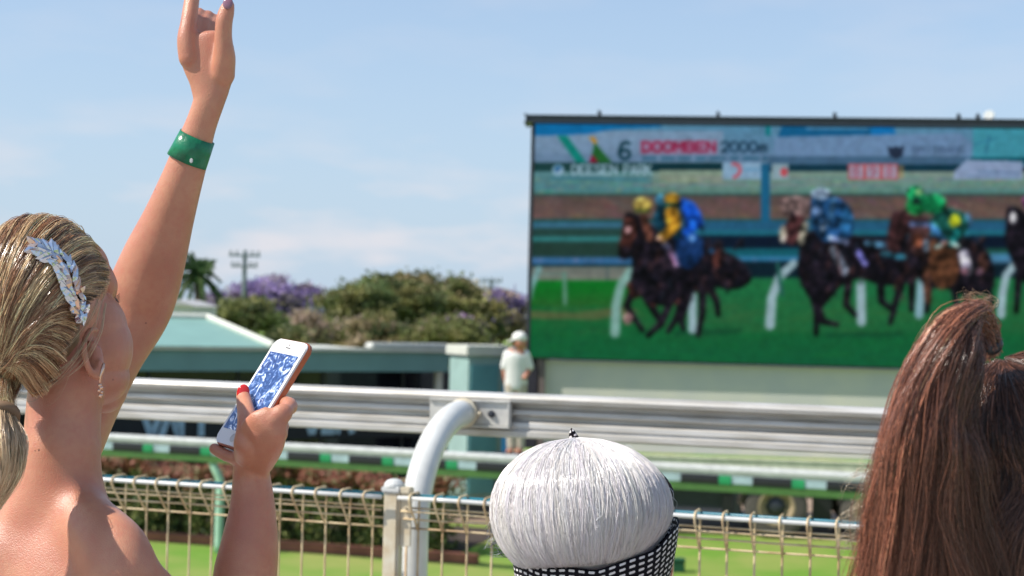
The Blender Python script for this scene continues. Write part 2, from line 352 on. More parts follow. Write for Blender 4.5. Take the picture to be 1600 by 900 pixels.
for s in np.arange(-1.8, hl, .45):
    mb = MB(); q = H0+hd*s+hn*.1; mb.tube([q, q+Vector((.03, 0, .5)), q+Vector((-.05, .05, .85))], [.03, .02, .01], 5); mb.build('stem', M['bark'], hg)
mb = MB(); c_ = H0+hd*(hl/2-1)-hn*.95+Vector((0, 0, .06)); mb.box(c_, (hl+3.2, .16, .12), hd, hn, bev=.01)
tag(mb.build('kerb', mat('brick_edging', (.36, .13, .075), .85, var=.2, vscale=3)), 'low red brick edging between the lawn and the hedge bed', 'kerb')
soil = mat('soil', (.06, .04, .03), .95, var=.25, vscale=4, bump=.6, bscale=20)
q0 = H0-hd*2-hn*.87; q1 = H0+hd*(hl+.1)-hn*.87; q2 = q1+hn*3.2; q3 = q0+hn*3.2
sheet('garden_bed', [(q0.x, q0.y), (q1.x, q1.y), (q2.x, q2.y), (q3.x, q3.y)], ZG+.008, soil)
# ------------------------------------------------------------------ inner running rail (white, green underside)
ir = P(340, 690, 20.9); I0 = Vector((ir.x, ir.y, ZG))
inner = empty('running_rail', I0, 'far white running rail with green and black bands along the lawn', 'rail')
zr = P(340, 684, 20.9).z
LL = 12.5; pr = []
def railprof(c, prof):
    return [c+FN*u+Vector((0, 0, w)) for u, w in prof]
mb = MB(); st = I0-FD*3.2; st.z = zr
mb.prism(railprof(st, [(-.02, -.015), (-.06, -.025), (-.085, -.05), (-.09, -.08), (-.075, -.128), (.02, -.13), (.03, -.03)]), FD*LL); mb.build('beam', mat('dull_white_rail', (.50, .51, .49), .5), inner)
mb = MB(); mb.prism(railprof(st, [(-.085, -.134), (-.085, -.225), (-.075, -.235), (0, -.235), (0, -.134)]), FD*LL); mb.build('lower_beam', mat('pale_blue_strip', (.40, .52, .56), .5), inner)
mb = MB(); mb.prism(railprof(st, [(-.085, -.238), (-.09, -.33), (-.02, -.33), (0, -.238)]), FD*LL); mb.build('skirt', mat('green_strip', (.06, .15, .03), .5, var=.1), inner)
k = 0
s = .55-3.0
while s < LL-3.2-.9:
    mb = MB(); c = I0+FD*s; c.z = zr-.182; mb.prism(railprof(c, [(-.092, .052), (-.098, .0), (-.095, -.055), (-.086, -.055), (-.086, .052)]), FD*.47); mb.build('dark_band', M['black'], inner)
    mb = MB(); c = c+FD*.475; mb.prism(railprof(c, [(-.092, .052), (-.098, .0), (-.095, -.055), (-.086, -.055), (-.086, .052)]), FD*.15); mb.build('green_band', M['green'], inner)
    s += .885
pm = mat('mint_paint', (.42, .66, .50), .4, var=.08)
for s in (0, 5.35):
    b0 = I0+FD*s; pts = [b0+FN*.35*0+Vector((.05, 0, z)) for z in (0, .5, .95)]+[b0+Vector((0.02, -.02, 1.15))-FD*.05, b0-FD*.13+Vector((0, 0, 1.32)), b0-FD*.24+Vector((0, .0, 1.42))]
    mb = MB(); mb.tube([Vector(q) for q in cr(np.array([tuple(q) for q in pts]), 20)], .055, 10); mb.build('post', pm, inner, True)
# small dark green utility box on the lawn
g_ = on_z(1060, 895, ZG); gb = empty('utility_box', g_, 'small dark green box on the lawn beside the patterned headscarf', 'box')
mb = MB(); mb.box(g_+Vector((0, .08, .075)), (.17, .16, .15), bev=.01); mb.build('body', mat('dark_green', (.012, .09, .04), .5), gb)
mb = MB(); mb.box(g_+Vector((0, .08, .165)), (.19, .18, .025), bev=.006); mb.build('lid', mat('dark_green_lid', (.015, .11, .05), .4), gb)
# ------------------------------------------------------------------ trees
def blob_pts(r, n, c, rx, ry, rz, nclump, csz, shell=.55, low=-1):
    cc = r.normal(0, 1, (nclump, 3)); cc /= np.linalg.norm(cc, axis=1, keepdims=True); cc[:, 2] = np.where(cc[:, 2] < low, -cc[:, 2], cc[:, 2])
    cc *= (shell+(1-shell)*r.random((nclump, 1))); g = r.integers(0, nclump, n); q = r.normal(0, 1, (n, 3))*csz*r.uniform(.5, 1.3, (nclump, 1))[g]
    return np.array(c)+(cc[g])*np.array([rx, ry, rz])+q*np.array([1, 1, .6]), g
def tree(name, px, d, pytop, pybot, wpx, label, cols, n=14000, nclump=70, csz=.35, leaf=.16, low=-.15, seed=1, cat='tree', trunk=True, group='trees behind the track', lean=0):
    r = np.random.default_rng(seed); top = P(px, pytop, d); bot = P(px, pybot, d); base = Vector((top.x, top.y, ZG)); rx = wpx/2*d/F
    hgt = top.z-bot.z; cz = bot.z+hgt*(.42 if low > -.5 else .5); rz = top.z-cz
    t = empty(name, base, label, cat, group)
    C, g = blob_pts(r, n, (base.x+lean, base.y, cz), rx*.88, rx*.75, rz*.9, nclump, csz, low=low)
    C = C[C[:, 2] > ZG+.1] ; g = g[:len(C)]
    cc = 1.35*np.array(cols)[r.integers(0, len(cols), nclump)]*np.exp(r.normal(0, .18, (nclump, 1))); cl = cc[g]*np.exp(r.normal(0, .25, (len(C), 1)))
    leaves('crown', C, leaf, np.clip(cl, 0, 1), M['leaf'], t, seed)
    if trunk:
        mb = MB(); h = cz-ZG; tr = max(.1, rx*.06)
        mb.tube([base, base+Vector((.1, 0, h*.35)), base+Vector((-.05, .1, h*.7)), base+Vector((0, 0, h+rz*.2))], [tr*1.4, tr, tr*.75, tr*.3], 9)
        for k in range(9):
            an = k*2.4; s = base+Vector((0, 0, h*(.35+.06*k))); e = Vector((base.x+math.cos(an)*rx*.6, base.y+math.sin(an)*rx*.5, cz+rz*(.1+.05*k)))
            mb.tube([s, (s+e)/2+Vector((0, 0, -.2)), e], [tr*.5, tr*.35, tr*.12], 6)
        mb.build('trunk', M['bark'], t, True)
    return t
OL = [(.15, .17, .06), (.20, .19, .07), (.10, .125, .05), (.23, .20, .075), (.24, .19, .10), (.12, .16, .065)]
DG = [(.11, .14, .045), (.17, .18, .06), (.08, .10, .04), (.22, .20, .08)]
PU = [(.22, .16, .33), (.28, .21, .40), (.17, .13, .26), (.34, .29, .37), (.24, .20, .22)]
BR = [(.30, .23, .15), (.38, .29, .21), (.23, .21, .11), (.42, .31, .26)]
tree('rain_tree', 648, 88, 422, 560, 305, 'largest tree, a broad olive green dome behind the building', OL, 42000, 240, .36, .16, -.25, 4)
tree('rain_tree', 560, 84, 430, 560, 150, 'loose feathery green tree at the left shoulder of the broad olive dome', [(.11, .16, .055), (.15, .18, .07), (.12, .14, .055), (.19, .18, .07)], 13000, 90, .3, .15, -.3, 5)
tree('shade_tree', 378, 62, 464, 545, 142, 'compact rounded dark olive tree just above the teal roof', DG, 16000, 80, .22, .11, -.4, 6)
tree('jacaranda_tree', 432, 112, 428, 520, 165, 'wide purple flowering jacaranda behind the utility pole', PU, 15000, 75, .45, .2, -.3, 7)
tree('jacaranda_tree', 345, 116, 452, 520, 90, 'small purple jacaranda next to the palm', PU, 5000, 40, .4, .2, -.3, 8)
tree('jacaranda_tree', 785, 108, 446, 560, 105, 'mauve and brown jacaranda at the left edge of the video screen', PU[:3]+BR, 11000, 80, .5, .2, -.4, 9)
tree('jacaranda_tree', 727, 80, 498, 552, 70, 'low pinkish purple jacaranda in front of the broad olive tree', [(.3, .18, .33), (.22, .15, .2), (.1, .09, .06)], 5000, 40, .25, .14, -.5, 10)
tree('dry_shrub', 478, 70, 484, 565, 70, 'dry brown shrub between the rounded dark tree and the broad olive tree', BR, 6000, 40, .25, .12, -.6, 12)
tree('dry_shrub', 520, 74, 500, 568, 64, 'sandy brown shrub at the left foot of the broad olive tree', BR+OL[:2], 6000, 40, .25, .12, -.6, 13)
tree('garden_shrub', 450, 55, 512, 570, 66, 'low dull green shrub above the phone', DG+BR[:1], 5000, 30, .2, .1, -.6, 14)
tree('garden_shrub', 690, 70, 500, 575, 160, 'dark brown green thicket below the right side of the broad olive tree', DG+OL[:3]+BR[:1], 12000, 60, .3, .13, -.7, 15)
tree('garden_shrub', 585, 70, 495, 575, 150, 'mixed green and ochre thicket below the left side of the broad olive tree', OL+BR[:2], 12000, 60, .3, .13, -.7, 16)
tree('shade_tree', 120, 80, 455, 560, 180, 'dark green tree hidden behind the head of the blonde woman', DG, 8000, 60, .4, .17, -.3, 17)
tree('shade_tree', -120, 90, 440, 560, 230, 'olive tree beyond the left end of the building roof', OL, 8000, 60, .4, .17, -.3, 18)
tree('shade_tree', 960, 92, 455, 560, 240, 'dark green tree behind the left half of the video screen', DG, 6000, 60, .4, .2, -.3, 19)
tree('shade_tree', 1180, 98, 448, 560, 260, 'olive green tree behind the middle of the video screen', OL, 6000, 60, .4, .2, -.3, 20)
tree('shade_tree', 1420, 94, 452, 560, 250, 'rounded green tree behind the right half of the video screen', DG+OL[:2], 6000, 60, .4, .2, -.3, 22)
# palm
pt = P(309, 428, 70); pb = Vector((pt.x, pt.y, ZG)); pa = empty('palm_tree', pb, 'tall palm with drooping fronds beside the raised arm', 'palm', 'trees behind the track')
mb = MB(); mb.tube([pb, pb+Vector((.1, 0, 2)), Vector((pt.x, pt.y, pt.z))], [.24, .19, .16], 10); mb.build('trunk', M['bark'], pa, True)
r = np.random.default_rng(5); LC = []; mbf = MB()
for k in range(34):
    an = r.uniform(0, 6.28); el = r.uniform(-.5, 1.4); dv = Vector((math.cos(an)*math.cos(el), math.sin(an)*math.cos(el), math.sin(el))); Lf = r.uniform(1.15, 1.8)
    q = [pt+dv*Lf*t+Vector((0, 0, -1.0*t*t*(.5+.5*math.cos(el)))) for t in np.linspace(0, 1, 9)]; mbf.tube(q, [.025]*8+[.008], 4)
    for i in range(1, 9):
        for sgn in (-1, 1):
            for w in range(7):
                sd_ = q[i]-q[i-1]; s_ = sd_.cross(Vector((0, 0, 1))).normalized(); LC.append(q[i-1]+sd_*(w/7)+s_*sgn*r.uniform(.03, .24)*(1-i/12)+Vector((0, 0, -r.uniform(0, .12))))
LC = np.array([tuple(q) for q in LC]); mbf.build('frond', mat('frond_stem', (.14, .18, .05), .6), pa)
leaves('leaflet', LC, .11, np.array([[.07, .14, .05]])*np.exp(r.normal(0, .35, (len(LC), 1))), M['leaf'], pa)
# utility poles
def upole(px, ptop, d, label, arms):
    t = P(px, ptop, d); b = Vector((t.x, t.y, ZG)); u = empty('utility_pole', b, label, 'utility pole', 'utility poles on the skyline')
    pmt = mat('pole_timber', (.20, .24, .26), .8, var=.15)
    mb = MB(); mb.tube([b, Vector((t.x, t.y, t.z))], [.2, .13], 8); mb.build('mast', pmt, u)
    for (dz, hw) in arms:
        mb = MB(); c = Vector((t.x, t.y-.16, t.z-dz)); mb.box(c, (hw*2, .13, .15)); mb.build('crossarm', pmt, u)
        for s in (-.9, -.5, .5, .9): MB().lathe(c+Vector((hw*s, 0, .07)), [(.04, 0), (.09, .06), (.05, .12), (.09, .18), (.03, .26)], n=8).build('insulator', pmt, u)
upole(383, 391, 100, 'tall utility pole with two crossarms above the purple tree', [(.35, 1.0), (1.05, .85)])
upole(768, 434, 130, 'small distant utility pole left of the video screen', [(.3, .9)])
# white house behind the roof
hw = P(272, 500, 52); wh = empty('white_house', (hw.x, hw.y, ZG), 'small white house between the raised arm and the palm', 'house')
zt_ = P(272, 478, 52).z
mb = MB(); mb.box((hw.x, hw.y+2, (ZG+zt_)/2), (1.3, 4, zt_-ZG)); mb.build('wall', mat('white_render', (.7, .68, .66), .8), wh)
mb = MB(); mb.prism([(hw.x-.75, hw.y-.1, zt_), (hw.x+.75, hw.y-.1, zt_), (hw.x, hw.y-.1, zt_+.22)], (0, 4.2, 0)); mb.build('roof', mat('pale_roof', (.5, .48, .46), .6), wh)
# ================================================================== SCREEN TRUCK
SD = Vector((1, -.112, 0)).normalized(); SN = Vector((SD.y, -SD.x, 0))     # SN faces the camera
s0 = P(828, 560, 24.0); T0 = Vector((s0.x, s0.y, ZG))
truck = empty('screen_truck', T0, 'white trailer carrying a big dark framed video wall, parked on the grass', 'truck')
def tp(s, o, z): return T0+SD*s+SN*o+Vector((0, 0, z))
Wd = 8.7
def zof(px, py): return on_plane(px, py, T0, SN).z-ZG
z_b = zof(826, 558); z_t = zof(833, 194)
trm = mat('truck_cream', (.58, .56, .47), .45, var=.06, vscale=1.5, col2=(.50, .50, .46))
mb = MB(); mb.box(tp(.22+Wd/2, -1.35, (z_b+1.24)/2-.02), (Wd, 2.4, z_b-1.24-.05), SD, SN, bev=.03); mb.build('body', trm, truck)
mb = MB(); mb.box(tp(Wd/2-.0, .10, 1.12), (Wd+.6, .08, .20), SD, SN, bev=.02); mb.build('side_skirt', mat('skirt_cream', (.66, .65, .52), .5), truck)
mb = MB(); mb.box(tp(.15+Wd/2, -1.3, .93), (Wd-.2, 2.1, .16), SD, SN); mb.build('chassis', M['dark'], truck)
MB().box(tp(3.25, -.3, .62), (.10, .1, .75), SD, SN, bev=.01).build('support_leg', M['dark'], truck)
MB().box(tp(1.7, -1.2, .62), (2.9, 1.6, .50), SD, SN, bev=.03).build('underside_shade', M['dark'], truck)  # dark box added to stand in for the shade under the trailer
MB().box(tp(7.2, -1.2, .62), (2.3, 1.6, .50), SD, SN, bev=.03).build('underside_shade', M['dark'], truck)  # second added dark box, same underside shade behind the wheels
mb = MB(); mb.box(tp(.19, -.3, (z_b+1.24)/2), (.09, .5, z_b-1.2), SD, SN); mb.build('corner_post', mat('brown_post', (.16, .12, .11), .6), truck)
mb = MB(); mb.box(tp(-.02, -1.3, (z_b+1.2)/2), (.22, 1.9, z_b-1.25), SD, SN); mb.build('rear_locker', mat('dark_locker', (.03, .028, .04), .5), truck)
tyrem = mat('tyre', (.10, .085, .075), .85, var=.15, vscale=10, bump=.3, bscale=60); rimm = mat('rim', (.42, .32, .20), .6, var=.2, vscale=10)
def wheel(s, o):
    c = tp(s, o, .48)
    mb = MB(); pf = [(.28, .02), (.30, .0), (.40, .015), (.46, .03), (.485, .08), (.485, .22), (.46, .27), (.40, .285), (.30, .29), (.28, .27), (.28, .02)]
    mb.lathe(c-SN*.29, pf, SN, 36, False); w = mb.build('wheel', tyrem, truck, False)
    mb = MB(); mb.lathe(c, [(.285, -.14), (.285, .002), (.25, .002), (.22, -.05), (.19, -.10), (.14, -.12)], SN, 28); mb.build('rim', rimm, w)
    MB().lathe(c, [(.15, -.118), (.13, -.08), (.09, -.07), (.08, -.02), (.04, -.01)], SN, 20).build('hub', M['dark'], w)
    for k in range(8):
        q = c+SD*math.cos(k*.785)*.155+Vector((0, 0, math.sin(k*.785)*.155))-SN*.105; MB().lathe(q, [(.016, 0), (.016, .03)], SN, 6).build('bolt', M['dark'], w)
ws = (on_plane(1213, 794, tp(0, .04, 0), SN)-T0).dot(SD)
wheel(ws, .04); wheel(ws, -2.0); wheel(ws+1.45, .04); wheel(ws+1.45, -2.0)
mb = MB()
for o_ in (-.02, -.12, -.22): mb.tube([tp(ws+.55*math.cos(t), o_, .45+.53*math.sin(t)) for t in np.linspace(.35, math.pi-.1, 14)], .035, 6)
mb.build('mudguard', mat('mudguard', (.10, .07, .05), .6), truck)
for o_ in (.72, -.66): MB().box(tp(ws+o_, -.35, .58), (.30, .03, .72), SD, SN).build('wheel_gap_shade', M['black'], truck)  # dark sheets added beside the wheel where the underside is only shaded
for o_ in (0, 1.45): MB().box(tp(ws+o_, -1.3, .62), (.7, 1.3, .5), SD, SN).build('axle_box', M['dark'], truck)
# screen cabinet
mb = MB(); mb.box(tp(Wd/2-.02, -.18, (z_b+z_t)/2), (Wd+.06, .3, z_t-z_b+.06), SD, SN); mb.build('screen_cabinet', M['dark'], truck)
mb = MB(); mb.box(tp(Wd/2-.04, -.06, z_t+.065), (Wd+.2, .5, .12), SD, SN, bev=.02); tb = mb.build('top_beam', M['dark'], truck)
mb = MB(); mb.box(tp(-.035, -.02, (z_b+z_t)/2), (.05, .12, z_t-z_b+.1), SD, SN); mb.build('edge_strip', M['dark'], truck)
for px in (937, 1122, 1304, 1497, 1527):
    s = (on_plane(px, 184, T0, SN)-T0).dot(SD)
    mb = MB(); mb.box(tp(s, .05, z_t+.155), (.05, .08, .07), SD, SN, bev=.008); mb.tube([tp(s, .05, z_t+.17), tp(s-.01, .1, z_t+.215)], .014, 6); mb.build('bracket', M['black'], tb)
s = (on_plane(1545, 184, T0, SN)-T0).dot(SD)
mb = MB(); mb.lathe(tp(s, .05, z_t+.18), [(.03, -.05), (.06, 0), (.08, .05), (.07, .06)], (SN+Vector((-.3, 0, .3))), 16); mb.build('floodlight', M['white'], tb)
# ================================================================== VIDEO PICTURE (drawn procedurally, shown by the lit panel)
X0, Y0, CW, CH = 815, 180, 960, 420
cv = np.zeros((CH, CW, 3)); YY, XX = np.mgrid[0:CH, 0:CW]; YY = YY+Y0+.5; XX = XX+X0+.5
def put(mask, c, a=1.0):
    m = mask*a; cv[...] = cv*(1-m[..., None])+np.array(c, float)*m[..., None]
def rect(x0, y0, x1, y1, c, a=1): put(((XX >= x0) & (XX < x1) & (YY >= y0) & (YY < y1)).astype(float), c, a)
def grad(x0, y0, x1, y1, c0, c1):
    m = ((XX >= x0) & (XX < x1) & (YY >= y0) & (YY < y1)); t = np.clip((YY-y0)/(y1-y0), 0, 1)[..., None]
    cc = np.array(c0)*(1-t)+np.array(c1)*t; cv[m] = cc[m]
def poly(pts, c, a=1):
    ins = np.zeros(XX.shape, bool); n = len(pts)
    for i in range(n):
        (xa, ya), (xb, yb) = pts[i], pts[(i+1) % n]
        if ya == yb: continue
        ins ^= ((ya > YY) != (yb > YY)) & (XX < (xb-xa)*(YY-ya)/(yb-ya)+xa)
    put(ins.astype(float), c, a)
def spoly(pts, c, a=1):   # rounded outline through the points
    q = np.array(pts+pts[:1]+pts[1:2], float); m = cr(np.array(pts[-1:]+pts+pts[:2], float), (len(pts)+2)*6+1)[6:-12]; poly([tuple(v) for v in m], c, a)
def ell(x, y, rx, ry, c, a=1): put(np.clip((1-np.sqrt(((XX-x)/rx)**2+((YY-y)/ry)**2))*min(rx, ry)+.5, 0, 1), c, a)
def line(pts, w, c, a=1, w2=None):
    m = np.zeros(XX.shape); w2 = w2 or w; n = len(pts)-1
    for i in range(n):
        (xa, ya), (xb, yb) = pts[i], pts[i+1]; dx, dy = xb-xa, yb-ya; t = np.clip(((XX-xa)*dx+(YY-ya)*dy)/(dx*dx+dy*dy+1e-9), 0, 1)
        ww = w+(w2-w)*(i+t)/n; m = np.maximum(m, np.clip(ww/2-np.hypot(XX-xa-t*dx, YY-ya-t*dy)+.5, 0, 1))
    put(m, c, a)
GL = {'D': [[(0, 0), (0, 6), (2, 6), (4, 4.6), (4, 1.4), (2, 0), (0, 0)]], 'O': [[(1, 0), (3, 0), (4, 1.5), (4, 4.5), (3, 6), (1, 6), (0, 4.5), (0, 1.5), (1, 0)]],
 'M': [[(0, 6), (0, 0), (2, 3.6), (4, 0), (4, 6)]], 'B': [[(0, 0), (0, 6), (3, 6), (4, 5), (4, 4), (3, 3), (0, 3)], [(3, 3), (3.8, 2), (3.8, 1), (3, 0), (0, 0)]],
 'E': [[(4, 0), (0, 0), (0, 6), (4, 6)], [(0, 3), (3, 3)]], 'N': [[(0, 6), (0, 0), (4, 6), (4, 0)]], '2': [[(0, 1.2), (1, 0), (3, 0), (4, 1.4), (3.6, 3), (0, 6), (4, 6)]],
 '0': [[(1, 0), (3, 0), (4, 1.5), (4, 4.5), (3, 6), (1, 6), (0, 4.5), (0, 1.5), (1, 0)]], 'm': [[(0, 6), (0, 2.4), (2, 2.4), (2, 6)], [(2, 2.4), (4, 2.4), (4, 6)]],
 '6': [[(3.8, .6), (2.6, 0), (1, .6), (0, 3), (0, 4.6), (1, 6), (3, 6), (4, 4.7), (3.6, 3.2), (2, 2.7), (.3, 3.7)]], 'Q': [[(1, 0), (3, 0), (4, 1.5), (4, 4.5), (3, 6), (1, 6), (0, 4.5), (0, 1.5), (1, 0)], [(2.6, 4.2), (4.2, 6.2)]],
 '.': [[(1, 6), (1.3, 6)]], 'S': [[(4, .6), (3, 0), (1, 0), (0, 1.2), (.8, 2.7), (3.2, 3.3), (4, 4.7), (3, 6), (1, 6), (0, 5.4)]], 'P': [[(0, 6), (0, 0), (3, 0), (4, 1), (4, 2.3), (3, 3.3), (0, 3.3)]],
 'A': [[(0, 6), (2, 0), (4, 6)], [(.8, 4), (3.2, 4)]], 'R': [[(0, 6), (0, 0), (3, 0), (4, 1), (4, 2.3), (3, 3.2), (0, 3.2)], [(2, 3.2), (4, 6)]], 'K': [[(0, 0), (0, 6)], [(4, 0), (0, 3.6)], [(1.3, 2.6), (4, 6)]],
 'I': [[(2, 0), (2, 6)]], 'C': [[(4, 1), (3, 0), (1, 0), (0, 1.5), (0, 4.5), (1, 6), (3, 6), (4, 5)]], 'G': [[(4, 1), (3, 0), (1, 0), (0, 1.5), (0, 4.5), (1, 6), (3, 6), (4, 5), (4, 3.4), (2.4, 3.4)]],
 'L': [[(0, 0), (0, 6), (4, 6)]], 'U': [[(0, 0), (0, 4.8), (1, 6), (3, 6), (4, 4.8), (4, 0)]], '8': [[(1, 0), (3, 0), (3.8, 1.4), (3, 2.9), (1, 2.9), (.2, 1.4), (1, 0)], [(1, 2.9), (3, 2.9), (4, 4.4), (3, 6), (1, 6), (0, 4.4), (1, 2.9)]],
 '9': [[(.2, 5.6), (2, 6), (3.6, 4.5), (4, 2), (3, 0), (1, 0), (0, 1.6), (1, 3.2), (3, 3.2), (4, 2)]]}
def text(s, x0, y0, x1, h, w, c, a=1, sl=0):
    n = len(s); p = (x1-x0)/(n-.22); gw = p*.74
    for i, ch in enumerate(s):
        for st_ in GL.get(ch, []): line([(x0+i*p+gx/4*gw, y0+gy/6*h+sl*(x0+i*p-x0)) for gx, gy in st_], w, c, a)
rg = np.random.default_rng(21)
def gauss(a, s):
    k = np.exp(-.5*(np.arange(-6, 7)/s)**2); k /= k.sum()
    p = np.pad(a, ((6, 6), (0, 0), (0, 0)), 'edge'); a = sum(k[i]*p[i:i+a.shape[0]] for i in range(13))
    p = np.pad(a, ((0, 0), (6, 6), (0, 0)), 'edge'); return sum(k[i]*p[:, i:i+a.shape[1]] for i in range(13))

grad(815, 180, 1780, 262, (88, 150, 182), (112, 142, 178))
grad(815, 205, 1130, 256, (135, 165, 196), (120, 150, 182))
poly([(815, 180), (1060, 180), (1030, 199), (960, 202), (915, 210), (815, 213)], (18, 118, 182))
rect(815, 240, 1210, 255, (105, 135, 168), .5)
poly([(870, 212), (886, 212), (918, 256), (902, 256)], (18, 136, 124))
poly([(929, 222), (958, 256), (922, 256)], (38, 104, 48)); poly([(920, 214), (929, 214), (934, 224), (927, 224)], (205, 150, 45)); poly([(925, 241), (937, 256), (920, 256)], (150, 28, 60))
text('6', 968, 222, 985, 26, 5.2, (22, 62, 76))
rect(1000, 219, 1120, 241, (186, 120, 155), .55)
text('DOOMBEN', 1004, 222, 1118, 15, 3.6, (158, 36, 74)); text('2000m', 1127, 222, 1198, 15, 3.2, (30, 60, 84))
x = 1004
while x < 1196:
    w = rg.uniform(8, 26); text('EBRSAGNO8P'[:max(2, int(w/5))], x, 245, min(x+w, 1198), 5, 1.6, (42, 96, 124), .8); x += w+rg.uniform(5, 9)
# roof lights, dark eaves, stand
poly([(1215, 214), (1222, 196), (1362, 196), (1360, 214)], (22, 100, 150)); rect(1260, 195, 1357, 203, (110, 160, 195), .6); poly([(1362, 196), (1396, 196), (1401, 214), (1360, 214)], (22, 126, 200))
rect(1196, 180, 1204, 212, (20, 130, 140))
rect(1520, 180, 1780, 256, (70, 158, 178)); line([(1546, 212), (1540, 240)], 3, (50, 120, 150)); line([(1522, 226), (1560, 215)], 2, (50, 120, 150))
poly([(1210, 214), (1500, 208), (1519, 226), (1515, 244), (1490, 266), (1380, 262), (1210, 256)], (116, 150, 190)); poly([(1200, 244), (1515, 244), (1490, 268), (1200, 264)], (60, 95, 125), .75)
poly([(1387, 228), (1394, 231), (1400, 228), (1406, 231), (1412, 227), (1411, 243), (1400, 249), (1389, 243)], (40, 52, 74)); text('BRISBANE', 1426, 229, 1508, 9, 2.6, (82, 108, 142)); text('RACINGCLUB', 1426, 241, 1500, 4, 1.5, (92, 118, 150), .8)
rect(815, 254, 1130, 268, (28, 66, 66)); rect(1018, 256, 1130, 268, (14, 52, 62)); rect(1205, 257, 1500, 268, (18, 56, 74)); rect(1515, 246, 1780, 258, (10, 84, 100))
grad(815, 268, 1780, 304, (142, 160, 148), (92, 146, 138)); rect(815, 268, 1020, 300, (78, 138, 152), .7)
rect(1030, 266, 1130, 286, (150, 165, 145))
for i in range(15): yy = 270+i*2.3+rg.uniform(-.5, .5); x = rg.uniform(815, 1500); line([(x, yy), (x+rg.uniform(60, 500), yy+rg.uniform(0, 1.5))], 1.2, tuple(rg.uniform((50, 110, 120), (180, 200, 180))), .6)
for i in range(260): x = rg.uniform(815, 1780); yy = rg.uniform(278, 303); rect(x, yy, x+rg.uniform(3, 14), yy+1.8, tuple(rg.uniform((40, 100, 100), (185, 190, 150))), .45)
ell(872, 266, 9, 9, (150, 190, 215)); ell(872, 264, 5.5, 5, (40, 100, 150)); ell(876, 268, 4, 3, (170, 200, 225))
text('.DEESEN', 882, 258, 964, 14, 2.6, (178, 210, 230)); text('PARK', 975, 258, 1018, 14, 2.6, (178, 210, 230)); line([(862, 278), (1010, 281)], 2.5, (40, 110, 140), .8)
rect(1129, 254, 1194, 280, (146, 182, 212)); line([(1145, 256), (1154, 258), (1157, 266), (1153, 274), (1147, 277)], 5, (205, 90, 105)); rect(1160, 262, 1186, 268, (110, 165, 205), .7)
rect(1206, 256, 1232, 280, (150, 178, 190)); ell(1225, 269, 6, 7, (205, 85, 95))
for i, g in enumerate('898'):
    rect(1325+i*26, 256, 1351+i*26, 281, (196, 96, 104)); rect(1328+i*26, 259, 1348+i*26, 278, (176, 178, 202)); text(g, 1333+i*26, 261, 1343+i*26, 14, 2.4, (176, 84, 104))
rect(1404, 258, 1412, 279, (200, 150, 90), .5)
poly([(1492, 266), (1512, 250), (1598, 252), (1598, 280), (1490, 280)], (152, 172, 208)); line([(1528, 268), (1592, 270)], 2, (95, 130, 170)); line([(1510, 275), (1592, 276)], 1.5, (95, 130, 170))
# dirt bank
grad(815, 304, 1780, 343, (92, 78, 74), (118, 92, 86))
for i in range(420): x = rg.uniform(815, 1780); y = rg.uniform(306, 340); line([(x, y), (x+rg.uniform(6, 30), y+rg.uniform(2, 9))], rg.uniform(2, 7), tuple(rg.uniform((85, 68, 66), (158, 122, 112))), .22)
rect(815, 302, 1780, 306, (50, 82, 80), .8)
# distant rails
rect(815, 342, 1780, 347, (30, 84, 80)); rect(815, 347, 1780, 356, (64, 118, 148)); rect(815, 356, 1780, 402, (40, 74, 68))
rect(815, 370, 1085, 377, (56, 138, 140)); rect(815, 377, 1085, 402, (38, 66, 58))
rect(1085, 345, 1780, 362, (40, 98, 134)); rect(1085, 360, 1780, 368, (34, 114, 134)); rect(1085, 368, 1780, 390, (12, 26, 46)); rect(1085, 388, 1780, 403, (22, 98, 112)); rect(1085, 400, 1780, 408, (54, 132, 176)); rect(1085, 408, 1780, 434, (12, 34, 46))
rect(1500, 388, 1780, 396, (32, 84, 60), .8); rect(1540, 395, 1590, 412, (96, 150, 190), .6)
rect(815, 402, 1090, 413, (58, 112, 162)); rect(815, 413, 1090, 417, (12, 48, 56))
for i in range(60): x = rg.uniform(815, 1780); rect(x, 404, x+rg.uniform(3, 9), 409, (130, 140, 190), .4)
rect(815, 417, 1000, 440, (128, 132, 122)); line([(815, 426), (1000, 424)], 1.5, (100, 110, 108)); line([(949, 418), (949, 438)], 2.5, (70, 92, 96))
# grass
grad(815, 438, 1780, 600, (26, 112, 48), (18, 98, 64)); grad(815, 438, 985, 478, (10, 126, 36), (36, 106, 42)); grad(1085, 434, 1780, 520, (32, 118, 68), (32, 108, 60))
for i in range(420):
    x = rg.uniform(815, 1780); y = rg.normal(488, 15); line([(x, y), (x+rg.uniform(15, 70), y+rg.uniform(-1, 2))], rg.uniform(2, 6), (112, 108, 66) if x < 1150 else (66, 112, 58), .07 if x < 1150 else .10)
poly([(815, 484), (900, 488), (980, 478), (1000, 486), (930, 500), (815, 498)], (128, 106, 72), .6)
for i in range(500): x = rg.uniform(815, 1780); y = rg.uniform(515, 585); line([(x, y), (x+rg.uniform(8, 50), y)], rg.uniform(1, 4), tuple(rg.uniform((8, 84, 44), (36, 132, 66))), .18)
poly([(1060, 516), (1165, 512), (1150, 522), (1050, 526)], (16, 70, 46), .55); poly([(1290, 520), (1420, 518), (1400, 526), (1290, 528)], (16, 70, 46), .5)
